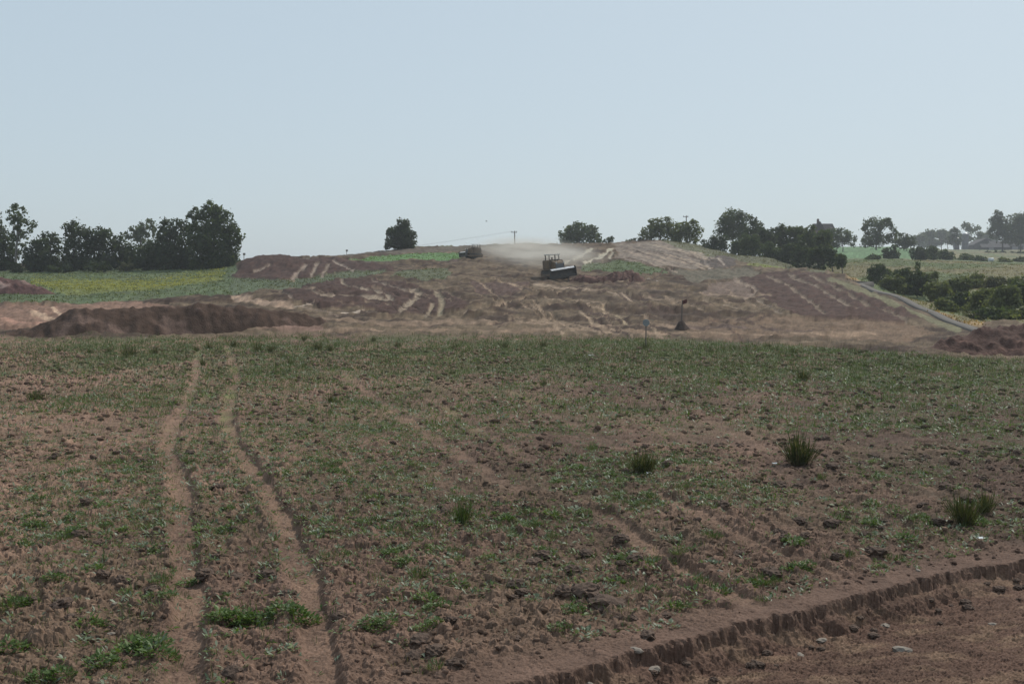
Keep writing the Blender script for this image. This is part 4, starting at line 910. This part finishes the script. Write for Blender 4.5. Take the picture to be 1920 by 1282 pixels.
def operator():
    J = [(0, 0, 0), (-.02, 0, .25), (-.03, 0, .48), (0, 0, .58), (.02, 0, .72), (-.03, .2, .46), (.08, .25, .22), (.33, .2, .2), (-.03, -.2, .46), (.08, -.25, .22), (.33, -.2, .2),
         (.2, .1, .02), (.43, .12, .02), (.5, .12, -.38), (.62, .12, -.4), (.2, -.1, .02), (.43, -.12, .02), (.5, -.12, -.38), (.62, -.12, -.4)]
    E = [(0, 1), (1, 2), (2, 3), (3, 4), (2, 5), (5, 6), (6, 7), (2, 8), (8, 9), (9, 10), (0, 11), (11, 12), (12, 13), (13, 14), (0, 15), (15, 16), (16, 17), (17, 18)]
    R = [.15, .14, .14, .055, .10, .075, .055, .035, .075, .055, .035, .095, .075, .05, .045, .095, .075, .05, .045]
    me = bpy.data.meshes.new('person'); me.from_pydata(J, E, [])
    o = link('person', me)
    md = o.modifiers.new('skin', 'SKIN')
    for v, r in zip(me.skin_vertices[0].data, R): v.radius = (r, r)
    me.skin_vertices[0].data[0].use_root = True
    o.modifiers.new('sub', 'SUBSURF').levels = 1
    o.modifiers['sub'].render_levels = 1
    me.materials.append(M['shirt'])
    m = doz.matrix_world @ Matrix.Translation((-.78, 0, 1.93)); o.matrix_world = m
    cap = link('cap', None, None) if False else None
    bm = bmesh.new(); add_tube(bm, [(.02, 0, .74), (.02, 0, .82), (.01, 0, .87)], [.115, .105, .04], 12); add_box(bm, (.14, 0, .77), (.13, .15, .02))
    bm_obj('cap', bm, M['seat'], o, True)
    bm = bmesh.new(); bmesh.ops.create_uvsphere(bm, u_segments=12, v_segments=8, radius=.1, matrix=Matrix.Translation((.045, 0, .70)) @ Matrix.Diagonal((.9, .85, 1.1, 1)))
    add_box(bm, (.14, 0, .69), (.03, .025, .04)); bm_obj('face', bm, M['skin'], o, True)
    tag(o, 'seated driver in dark clothes inside the bulldozer cab', 'person')
operator()

# bird over the ridge
D = 150
p = at(912, 415, D); e = empty('bird', p, 0.6); tag(e, 'tiny dark bird flying above the bare ridge', 'bird')
bm = bmesh.new(); add_tube(bm, [(-.16, 0, 0), (-.05, 0, .0), (.08, 0, .02), (.15, 0, .03)], [.01, .045, .04, .012], 8); bm_obj('body', bm, M['bird'], e, True)
for s in (-1, 1):
    bm = bmesh.new(); v = [bm.verts.new(q) for q in [(.06, s * .02, .02), (.04, s * .16, .09), (-.05, s * .30, .07), (-.05, s * .15, .07), (-.05, s * .02, .02)]]; bm.faces.new(v)
    bmesh.ops.solidify(bm, geom=bm.faces[:], thickness=.012); bm_obj('wing', bm, M['bird'], e)

# ------------------------------------------------------------------ clods and stones (pieces of the ground)
def lump(name, seed, sub=2, flat=0.65):
    bm = bmesh.new(); bmesh.ops.create_icosphere(bm, subdivisions=sub, radius=1.0)
    r = random.Random(seed); off = [Vector((r.uniform(-1, 1), r.uniform(-1, 1), r.uniform(-1, 1))).normalized() for _ in range(9)]
    am = [r.uniform(.1, .34) for _ in off]
    for v in bm.verts:
        d = v.co.normalized(); s = 1 + sum(a * max(0, d.dot(o)) ** 3 * r.choice((1, 1, -.7)) for a, o in zip(am, off)) * .8 + r.uniform(-.13, .13)
        v.co = Vector((d.x * s, d.y * s * r.uniform(.9, 1.1), d.z * s * flat))
    me = bpy.data.meshes.new(name); bm.to_mesh(me); bm.free()
    return me
lumps = [lump('clod', 40 + i, 3) for i in range(7)]
for m_ in lumps: m_.materials.append(M['clod'])
r = np.random.default_rng(77)
def rand_field(n, y0, y1, r=r):
    Y = np.sqrt(r.random(n) * (y1 * y1 - y0 * y0) + y0 * y0); X = (r.random(n) * 2 - 1) * 0.50 * wid(Y)
    return X, Y
def off_limits(X, Y):
    m, _ = rut_mask(X, Y); return (m > 0.35) | (ledge_side(X, Y) < 0.3) | (field_edge(X, Y) < 0.5)
X, Y = rand_field(1100, 10.5, 27); ok = ~off_limits(X, Y) & (fbm(X * .8, Y * .8, 14, 3) > 0.42); X, Y = X[ok][:235], Y[ok][:235]
Zc = gz(X, Y)
for k in range(len(X)):
    s = 0.045 + 0.085 * r.random() ** 2.2
    o = bpy.data.objects.new('clod', lumps[k % 7]); COL.objects.link(o); o.parent = ground
    o.location = (X[k], Y[k], Zc[k] + s * .18); o.scale = (s, s * r.uniform(.8, 1.2), s * r.uniform(.75, 1.1)); o.rotation_euler = (r.uniform(-.3, .3), r.uniform(-.3, .3), r.uniform(0, 6.28))
for px, py, s in [(1097, 1128, .22), (1140, 1156, .24), (1075, 1085, .15), (1020, 1052, .17), (1000, 1068, .14), (1190, 1065, .15), (1165, 1030, .14), (790, 1218, .15), (500, 1095, .14), (540, 1130, .12), (445, 1092, .12), (290, 1125, .13), (1640, 1055, .14), (1655, 985, .15), (1560, 885, .16), (815, 1240, .13)]:
    x, y = gp(px, py); o = bpy.data.objects.new('clod', lumps[int(px) % 7]); COL.objects.link(o); o.parent = ground
    s *= .72; o.location = (x, y, gz1(x, y) + s * .2); o.scale = (s * 1.25, s, s * .9); o.rotation_euler = (0, 0, px)
for k in range(46):                                                         # clods fallen to the foot of the ledge
    x = r.uniform(1.0, 9.0); y = float(np.interp(x, LEDGE[:, 0], LEDGE[:, 1])) - r.uniform(.12, .75); s = r.uniform(.025, .075)
    o = bpy.data.objects.new('clod', lumps[k % 7]); COL.objects.link(o); o.parent = ground
    o.location = (x, y, gz1(x, y) + s * .2); o.scale = (s, s * .9, s * .8); o.rotation_euler = (0, 0, k)
me_st = lump('stone', 99, 2, .5); me_st.materials.append(M['stone'])
for px, py, s in [(1193, 1234, .05), (1226, 1240, .06), (1105, 1272, .03), (1720, 1118, .03), (1660, 1180, .05), (1690, 1240, .07), (1350, 1090, .03), (760, 1120, .03), (215, 1146, .03), (208, 1196, .03), (160, 1045, .05), (1860, 1182, .04), (1540, 1210, .05), (1590, 860, .035), (1500, 1235, .04)]:
    Yp = 4.1 * F / (py - HOR); x, y = at(px, py, Yp)[:2]
    if ledge_side(np.array([x]), np.array([y]))[0] < -.1: Yp *= 1.07; x, y = at(px, py, Yp)[:2]
    o = bpy.data.objects.new('stone', me_st); COL.objects.link(o); o.parent = ground
    o.location = (x, y, gz1(x, y) + s * .2); o.scale = (s * 1.3, s, s); o.rotation_euler = (0, 0, px)
# the rest of the clods as one mass
def clod_mass(n, y0, y1, smin, smax, seed):
    r = np.random.default_rng(seed)
    X, Y = rand_field(n, y0, y1, r); ok = ~off_limits(X, Y) & (fbm(X * .6, Y * .6, 14, 3) > 0.36); X, Y = X[ok], Y[ok]; n = len(X)
    bm = bmesh.new(); bmesh.ops.create_icosphere(bm, subdivisions=1, radius=1.0)
    v0 = np.array([v.co[:] for v in bm.verts]); f0 = np.array([[q.index for q in f.verts] for f in bm.faces])
    # an icosahedron is enough at this size
    bm.free(); bm = bmesh.new(); bmesh.ops.create_icosphere(bm, subdivisions=1, radius=1.0); bm.verts.ensure_lookup_table()
    v0 = np.array([v.co[:] for v in bm.verts][:42]); f0 = np.array([[q.index for q in f.verts] for f in bm.faces]); bm.free()
    s = (smin + (smax - smin) * r.random(n) ** 2.5) * (0.8 + Y / 60)
    V = v0[None] * (1 + 0.32 * r.normal(size=(n, len(v0), 1)).clip(-1.3, 1.3)) * s[:, None, None] * np.array([1.1, 1.0, .72])
    a = r.random(n) * 6.28; ca, sa = np.cos(a)[:, None], np.sin(a)[:, None]
    V = np.stack([V[..., 0] * ca - V[..., 1] * sa, V[..., 0] * sa + V[..., 1] * ca, V[..., 2]], 2)
    V += np.stack([X, Y, gz(X, Y) + s * .15], 1)[:, None, :]
    Fc = (f0[None] + (np.arange(n) * len(v0))[:, None, None]).reshape(-1, 3)
    return V.reshape(-1, 3), Fc, np.repeat(gcol(X, Y) * (0.8 + 0.4 * r.random(n))[:, None], len(v0), axis=0)
parts = [clod_mass(8500, 10.5, 26, .012, .05, 5), clod_mass(7500, 24, 62, .03, .09, 6)]
V = np.vstack([p[0] for p in parts]); Fc = np.vstack([parts[0][1], parts[1][1] + len(parts[0][0])])
o = link('soil_crumbs', np_mesh('soil_crumbs', V, Fc, np.vstack([p[2] for p in parts])), M['ground'], ground); o['kind'] = 'stuff'

# ------------------------------------------------------------------ weeds
GREEN = {0: ((0.11, 0.15, 0.085), (0.27, 0.31, 0.22)), 1: ((0.045, 0.075, 0.022), (0.105, 0.145, 0.045)), 2: ((0.055, 0.10, 0.028), (0.13, 0.19, 0.05)), 3: ((0.038, 0.050, 0.017), (0.095, 0.105, 0.040)), 4: ((0.13, 0.11, 0.05), (0.24, 0.21, 0.11))}
def weeds(X, Y, Z, kind, size, nl, seed, width=None, elev=None, spread=0.25, hgt=0.0):
    """plants at X,Y,Z: nl curved leaves each"""
    r = np.random.default_rng(seed); n = len(X); m = n * nl
    P = np.repeat(np.stack([X, Y, Z], 1), nl, axis=0); S = np.repeat(size, nl) * (0.5 + 0.7 * r.random(m))
    az = r.random(m) * 6.283
    lo, hi = elev or ((0.15, 0.9) if kind in (0, 2) else (0.8, 1.45))
    el = lo + (hi - lo) * r.random(m)
    wd = (width or (0.24 if kind in (0, 2) else 0.06)) * S * (0.7 + 0.6 * r.random(m))
    ro = np.repeat(size, nl) * spread * np.sqrt(r.random(m)); ra = az + r.normal(size=m) * .8
    P = P + np.stack([np.cos(ra) * ro, np.sin(ra) * ro, np.repeat(size, nl) * hgt * r.random(m) * np.clip(1 - ro / (np.repeat(size, nl) * spread * 1.1 + 1e-6), 0, 1)], 1)
    d = np.stack([np.cos(az) * np.cos(el), np.sin(az) * np.cos(el), np.sin(el)], 1)
    side = np.stack([-np.sin(az), np.cos(az), r.normal(size=m) * .4], 1)
    midp = P + d * (S * .55)[:, None]; tip = P + d * S[:, None]; tip[:, 2] -= S * (0.28 if kind in (0, 2) else 0.12) * r.random(m)
    V = np.stack([P, midp + side * wd[:, None] * .5, tip, midp - side * wd[:, None] * .5], 1).reshape(-1, 3)
    c1, c2 = [np.asarray(c) for c in GREEN[kind]]
    t = np.clip(np.repeat(r.random(n), nl) * .6 + r.random(m) * .4, 0, 1)[:, None]
    return V, np.arange(m * 4).reshape(-1, 4), np.repeat(c1 * (1 - t) + c2 * t, 4, axis=0)
def stack(lst):
    off = 0; Vs, Fs, Cs = [], [], []
    for v, f, c in lst: Vs.append(v); Fs.append(f + off); Cs.append(c); off += len(v)
    return np.vstack(Vs), np.vstack(Fs), np.vstack(Cs)

# where it is greenest, in field coordinates (x, y, radius x, radius y, strength, kind)
PATCH = []
for px, py, rx, ry, s, k in [(860, 985, 260, 34, 1.0, 0), (700, 1000, 110, 24, 1.0, 0), (330, 880, 260, 50, .5, 0), (240, 985, 230, 45, .7, 0), (1090, 660, 500, 26, .8, 1), (1500, 690, 420, 30, 1.0, 1), (1380, 660, 220, 16, 1.0, 1),
                             (300, 655, 330, 14, .8, 1), (520, 700, 170, 28, .6, 1), (250, 750, 140, 22, .7, 2), (680, 760, 120, 30, .6, 0), (1000, 770, 230, 26, .5, 1), (1190, 880, 150, 32, .7, 1), (1340, 925, 110, 25, .9, 0), (1640, 970, 60, 18, 1.2, 0),
                             (580, 1010, 60, 45, .9, 1), (450, 900, 60, 20, .6, 1), (700, 815, 200, 50, .45, 0), (1180, 950, 60, 20, .9, 0), (1480, 790, 110, 20, .5, 1), (1700, 740, 220, 30, .5, 1), (800, 1030, 90, 20, .8, 2), (420, 1000, 40, 60, .8, 1)]:
    x, y = gp(px, py); yt = gp(px, py - ry)[1]; PATCH.append((x, y, rx * y / F, yt - y, s, k))
def greenness(X, Y):
    g = np.zeros(X.shape)
    for x, y, rx, ry, s, k in PATCH: g = np.maximum(g, s * np.exp(-((X - x) / rx) ** 2 - ((Y - y) / ry) ** 2))
    n = fbm(X * .5, Y * .4, 81, 3)
    return (g * 1.5 * (0.45 + 1.1 * fbm(X * 1.2, Y * .9, 83, 3)) * (1 - .35 * sstep(40, 60, Y)) + sstep(.44, .68, n) * .55 + 0.05) * (1 - .12 * sstep(-1, -6, X) * sstep(34, 22, Y)) + .06 * sstep(0, -8, X)
def pick(n, y0, y1, seed, lim=1.0):
    r = np.random.default_rng(seed); X, Y = rand_field(n, y0, y1, r)
    ok = (r.random(n) < greenness(X, Y) * lim) & (~off_limits(X, Y) | (r.random(n) < .30)) & (ledge_side(X, Y) > .5) & (field_edge(X, Y) > -1)
    return X[ok], Y[ok], r
mass = []
for k, (n, y0, y1, kd, smin, smax, nl) in enumerate([(13000, 10.5, 30, 0, .06, .12, 7), (13000, 10.5, 30, 1, .07, .15, 7), (9000, 10.5, 30, 2, .06, .12, 7), (22000, 28, 72, 0, .10, .19, 5), (42000, 28, 76, 1, .14, .28, 4), (16000, 28, 74, 2, .10, .20, 5), (4000, 45, 80, 3, .2, .36, 6), (5000, 10.5, 40, 4, .05, .14, 4), (2500, 40, 78, 4, .12, .3, 4)]):
    X, Y, r = pick(n, y0, y1, 500 + k)
    mass.append(weeds(X, Y, gz(X, Y) - .005, kd, smin + (smax - smin) * r.random(len(X)), nl, 600 + k, spread=0.5, hgt=.5))
V, Fc, C = stack(mass); print('weed faces', len(Fc))
o = link('ground_weeds', np_mesh('ground_weeds', V, Fc, C), M['weed']); tag(o, 'low green seedlings and weeds scattered over the tilled soil', 'weeds', kind='stuff')

# single weeds that can be told apart
ZERO = np.zeros(1)
def proto(kind, size, nl, seed, **kw): 
    V, Fc, C = weeds(ZERO, ZERO, ZERO, kind, np.array([size]), nl, seed, **kw); me = np_mesh('weed', V, Fc, C); me.materials.append(M['weed']); return me
PR = {0: [proto(0, .075, 46, 1 + i, spread=1.7, hgt=1.0, width=.45) for i in range(4)], 1: [proto(1, .13, 110, 11 + i, spread=1.1, width=.07, elev=(.5, 1.4)) for i in range(3)], 2: [proto(2, .065, 130, 21 + i, spread=1.85, hgt=1.7, width=.35) for i in range(4)]}
WL = {0: ('pale_weed', 'pale grey green weed', 'pale weeds'), 1: ('grass_tuft', 'low dark green grass tuft', 'grass tufts'), 2: ('leafy_weed', 'fresh green leafy weed', 'leafy weeds')}
def put_weed(x, y, kind, sc, rz, k, label=None):
    o = bpy.data.objects.new(WL[kind][0], PR[kind][k % len(PR[kind])]); COL.objects.link(o)
    o.location = (x, y, gz1(x, y) - .01); o.rotation_euler = (0, 0, rz); o.scale = (sc, sc, sc)
    xa, ya = np.array([x]), np.array([y])
    near = [line_dist(xa, ya, p)[0] for p, w_, a_ in RUTS[:2]]
    rt = line_dist(xa, ya, RUTS[4][0])[0]
    if near[0] < 1.0 and near[0] <= near[1]: wh = 'beside the straighter of the two deep wheel ruts'
    elif near[1] < 1.0: wh = 'beside the more curved of the two deep wheel ruts'
    elif ledge_side(xa, ya)[0] < 2.4: wh = 'close above the ledge of the stripped strip'
    elif rt < 1.2: wh = 'beside the short tan track that ends at the ledge'
    elif y > 19.5: wh = 'in the broad weedy belt below the rush tufts'
    elif x < RUTS[0][0][2][0]: wh = 'on the reddish soil outside the wheel ruts'
    else: wh = 'among brown clods between the wheel ruts and the ledge'
    tag(o, WL[kind][1] + ' ' + wh, 'weed', WL[kind][2] + ' ' + wh)
r = np.random.default_rng(31)
X, Y, _ = pick(1500, 10.6, 24, 901)
cnt = {0: 0, 1: 0, 2: 0}
for i in range(min(len(X), 270)):
    kd = [0, 0, 1, 2, 2][r.integers(0, 5)]; cnt[kd] += 1
    put_weed(X[i], Y[i], kd, r.uniform(.6, 1.25), r.uniform(0, 6.28), i)
one = [(440, 1178, 2, 1.5), (415, 1182, 2, 1.2), (470, 1180, 2, 1.4), (530, 1168, 2, 1.5), (560, 1172, 2, 1.4), (240, 1235, 2, 1.6), (275, 1228, 2, 1.4), (190, 1262, 2, 1.4), (290, 1245, 2, 1.3), (798, 1138, 2, 1.1), (812, 1152, 2, 1.0), (706, 1196, 2, 1.1), (690, 1192, 2, .9), (795, 1196, 2, 1.0), (1065, 1165, 2, 1.0), (1042, 1205, 2, .8), (1312, 1112, 1, 1.0), (1265, 1156, 2, .9), (1480, 1084, 2, 1.1), (1500, 1082, 2, 1.1), (1432, 1108, 1, 1.0), (1410, 1112, 2, .9), (1258, 1058, 1, 1.1), (1150, 1062, 2, 1.1), (1220, 1070, 1, 1.0), (1090, 1212, 0, 1.0), (1065, 1084, 0, 1.1), (1485, 1035, 2, 1.2), (1330, 1022, 1, .9), (165, 1185, 2, 1.1), (30, 1150, 2, 1.3), (15, 1235, 2, 1.4), (100, 1105, 2, 1.1), (350, 1095, 2, 1.0), (520, 1240, 0, 1.0), (740, 1038, 0, 1.2), (1835, 1033, 0, 1.0), (1640, 1075, 2, .7), (130, 1010, 2, 1.3), (60, 1000, 2, 1.3)]
for i, (px, py, kd, sc) in enumerate(one):
    x, y = gp(px, py); put_weed(x, y, kd, sc, i * 1.3, i); put_weed(x + .12, y + .06, kd, sc * .8, i * 2.3, i + 1)

# rush and grass tufts, singly placed
def rush(px, py, wpx, hpx, label, kind=3, blades=150, group=None):
    x, y = gp(px, py); k = y / F; h = hpx * k * 1.05; w = wpx * k / 2
    r = np.random.default_rng(int(px + py)); n = blades
    a = r.random(n) * 6.283; rr = np.sqrt(r.random(n)) * w * .55
    V, Fc, C = weeds(np.cos(a) * rr, np.sin(a) * rr, np.zeros(n), kind, h * (.35 + .75 * r.random(n)), 3, int(px), width=.03, elev=(0.75, 1.5), spread=.12)
    dry = np.repeat(r.random(len(C) // 4) < .16, 4); C[dry] = np.array((.16, .135, .07)); C *= (.7 + .6 * np.repeat(r.random(len(C) // 4), 4))[:, None]
    o = link('rush_tuft', np_mesh('rush_tuft', V, Fc, C), M['grass'], loc=(x, y, gz1(x, y) - .02)); tag(o, label, 'tuft', group)
rush(1498, 872, 60, 60, 'tall dark rush tuft standing alone on the bare tilled soil', blades=190)
rush(1205, 890, 66, 46, 'broad dark green tuft with a white scrap at its foot', blades=190)
rush(1808, 992, 44, 66, 'upright green rush tuft beside a smaller tuft near the stripped strip', blades=150)
rush(1846, 972, 30, 46, 'smaller tuft leaning against the upright rush tuft', blades=90)
rush(868, 985, 44, 46, 'leafy upright tuft in the band of pale weeds', 1, 120)
rush(66, 750, 44, 22, 'dark tuft on pale ground left of the wheel ruts', blades=110)
rush(1505, 716, 30, 28, 'dark tuft in the grassy far part of the field', blades=90)
rush(620, 756, 16, 24, 'thin dark tuft between the wheel ruts and the worn paired tracks', blades=50)
rush(1018, 724, 14, 18, 'thin tuft in the middle of the field', blades=40)
for px, py, w, h in [(243, 668, 52, 26), (290, 664, 18, 16), (205, 662, 16, 14), (112, 660, 22, 14), (168, 664, 18, 14), (392, 656, 20, 16), (368, 660, 16, 16), (437, 655, 20, 18), (484, 660, 26, 22), (508, 662, 16, 18), (596, 658, 28, 22), (618, 660, 18, 18), (570, 640, 10, 14), (745, 654, 22, 18), (852, 654, 28, 14), (946, 654, 24, 18), (1018, 652, 26, 16), (1212, 656, 28, 18), (700, 640, 12, 12), (1330, 662, 24, 12), (1490, 664, 30, 14), (545, 684, 16, 14), (380, 688, 14, 16), (1440, 652, 22, 12)]:
    rush(px, py, w, h, 'small dark tuft in the grassy strip along the far field edge', blades=70, group='tufts along the far field edge')
# yellow green clumps
for px, py, w, h, lab in [(1110, 846, 36, 18, 'yellow green clump of weeds in the middle of the field'), (1540, 905, 26, 16, 'small yellow green clump below the tall dark rush tuft')]:
    rush(px, py, w, h, lab, 2, 70)

# scraps of paper
def scrap(px, py, s, label, flower=False):
    x, y = gp(px, py); bm = bmesh.new(); r = random.Random(int(px))
    vs = [[bm.verts.new(((i - 1.5) * .35 + r.uniform(-.1, .1), (j - 1.5) * .3, r.uniform(0, .35))) for i in range(4)] for j in range(4)]
    for j in range(3):
        for i in range(3): bm.faces.new((vs[j][i], vs[j][i + 1], vs[j + 1][i + 1], vs[j + 1][i]))
    bmesh.ops.scale(bm, vec=(s, s, s), verts=bm.verts)
    o = bm_obj('paper_scrap', bm, M['white']); o.location = (x, y, gz1(x, y) + .03); tag(o, label, 'scrap')
scrap(1109, 668, .28, 'white scrap lying in the weeds toward the far field edge'); scrap(1217, 897, .10, 'small white scrap at the foot of the broad green tuft')
scrap(1452, 876, .10, 'pale torn strip beside the tall dark rush tuft'); scrap(1838, 1036, .07, 'white scrap among weeds near the stripped strip')
x, y, z = hit(1858, 493, 100)
bm = bmesh.new(); add_tube(bm, [(-.6, 0, .45), (-.5, 0, .45), (.5, 0, .45), (.6, 0, .45)], [.35, .5, .5, .35], 14); o = bm_obj('wrapped_bale', bm, M['white'], None, True); o.location = (x, y, gz1(x, y)); tag(o, 'white lump in the rough meadow below the farm', 'bale')

# grass of the meadows and verges, too fine to count
def turf_mass(n, seed):
    r = np.random.default_rng(seed)
    Y = np.sqrt(r.random(n) * (250 ** 2 - 84 ** 2) + 84 ** 2); X = (r.random(n) * 2 - 1) * .5 * Y; Z = zt(X, Y)
    col, _, tf = hill_paint(X, Y, Z); ok = (tf > .2) & (r.random(n) < .9) | (line_dist(*project(X, Y, Z), [(1595, 517), (1660, 538), (1740, 576), (1835, 607)], 1.6) < 14)
    X, Y, col = X[ok], Y[ok], col[ok]
    out = weeds(X, Y, gz(X, Y) - .03, 1, .14 + .2 * r.random(len(X)), 4, seed, width=.3, elev=(.7, 1.4), spread=.7)
    c = np.repeat(col * np.array([1.2, 1.1, .8]) * (0.8 + 0.6 * r.random(len(X)))[:, None], 16, axis=0)
    return out[0], out[1], c
V, Fc, C = turf_mass(52000, 44); print('turf faces', len(Fc))
o = link('meadow_grass', np_mesh('meadow_grass', V, Fc, C), M['grass']); tag(o, 'rough grass of the meadows and verges on the hillside', 'grass', kind='stuff')
r = np.random.default_rng(45)
fx, fy = [], []
for _ in range(3600):
    px = r.uniform(60, 425); py = np.interp(px, [60, 130, 300, 425], [530, 533, 536, 521]) + r.normal() * 6.5
    Yg = r.uniform(118, 172); X0 = wx(px, Yg); 
    fx.append(px); fy.append(py)
fx = np.array(fx); fy = np.array(fy)
Ygrid = np.linspace(110, 185, 120); 
XX = wx(240, Ygrid); PYg = project(XX, Ygrid, zt(XX, Ygrid))[1]
Yfl = np.interp(fy, PYg[::-1], Ygrid[::-1]); Xfl = wx(fx, Yfl)
GREEN[5] = ((0.26, 0.25, 0.03), (0.42, 0.38, 0.04))
V, Fc, C = weeds(Xfl, Yfl, gz(Xfl, Yfl) + .22, 5, np.full(len(Xfl), .13), 3, 46, width=.9, elev=(-.2, .5), spread=.6)
o = link('yellow_flowers', np_mesh('yellow_flowers', V, Fc, C), M['weed']); tag(o, 'drift of yellow flowers in the meadow below the tree row', 'flowers', kind='stuff')

# ------------------------------------------------------------------ dust raised by the bulldozers, and the haze of the day
def dust():
    a = Vector(at(1010, 500, 165)); 
    bm = bmesh.new(); bmesh.ops.create_icosphere(bm, subdivisions=3, radius=1.0)
    o = bm_obj('dust_cloud', bm, None)
    m, = [bpy.data.materials.new('dust')]; m.use_nodes = True; nt = m.node_tree; nt.nodes.clear(); N, L = nt.nodes, nt.links
    out = N.new('ShaderNodeOutputMaterial'); pv = N.new('ShaderNodeVolumePrincipled'); tc = N.new('ShaderNodeTexCoord')
    pv.inputs['Color'].default_value = (0.86, 0.81, 0.72, 1); pv.inputs['Anisotropy'].default_value = 0.3
    ln = N.new('ShaderNodeVectorMath'); ln.operation = 'LENGTH'; L.new(tc.outputs['Object'], ln.inputs[0])
    mr = N.new('ShaderNodeMapRange'); mr.inputs['From Min'].default_value = 1.0; mr.inputs['From Max'].default_value = 0.15; mr.interpolation_type = 'SMOOTHSTEP'
    L.new(ln.outputs['Value'], mr.inputs['Value'])
    ns = N.new('ShaderNodeTexNoise'); ns.inputs['Scale'].default_value = 2.6; ns.inputs['Detail'].default_value = 3; L.new(tc.outputs['Object'], ns.inputs['Vector'])
    m2 = N.new('ShaderNodeMapRange'); m2.inputs['From Min'].default_value = 0.35; m2.inputs['From Max'].default_value = 0.7; m2.inputs['To Min'].default_value = 0.15; m2.inputs['To Max'].default_value = 1.0
    L.new(ns.outputs['Fac'], m2.inputs['Value'])
    mu = N.new('ShaderNodeMath'); mu.operation = 'MULTIPLY'; L.new(mr.outputs[0], mu.inputs[0]); L.new(m2.outputs[0], mu.inputs[1])
    mk = N.new('ShaderNodeMath'); mk.operation = 'MULTIPLY'; mk.inputs[1].default_value = 0.115; L.new(mu.outputs[0], mk.inputs[0])
    L.new(mk.outputs[0], pv.inputs['Density']); L.new(pv.outputs[0], out.inputs['Volume'])
    o.data.materials.append(m)
    cx, cy = at(1000, 500, 184)[0], 184.0; cz = zt1(cx, cy) + 1.6
    o.matrix_world = Matrix.Translation((cx, cy, cz)) @ Matrix.Rotation(math.radians(4.4), 4, 'X') @ Matrix.Rotation(math.radians(8), 4, 'Z') @ Matrix.Diagonal((11.5, 42, 2.6, 1))
    tag(o, 'pale dust drifting up the slope behind the bulldozer', 'dust', kind='stuff')
dust()
def haze():
    bm = bmesh.new(); add_box(bm, (0, 1480, 22), (5400, 3300, 50)); bmesh.ops.recalc_face_normals(bm, faces=bm.faces)
    o = bm_obj('haze', bm, None); m = bpy.data.materials.new('haze'); m.use_nodes = True; nt = m.node_tree; nt.nodes.clear()
    out = nt.nodes.new('ShaderNodeOutputMaterial'); pv = nt.nodes.new('ShaderNodeVolumePrincipled')
    pv.inputs['Color'].default_value = (0.92, 0.96, 1.0, 1); pv.inputs['Density'].default_value = 0.00032; pv.inputs['Anisotropy'].default_value = 0.2
    nt.links.new(pv.outputs[0], out.inputs['Volume']); o.data.materials.append(m); o['kind'] = 'stuff'
haze()
print('objects', len(bpy.data.objects))
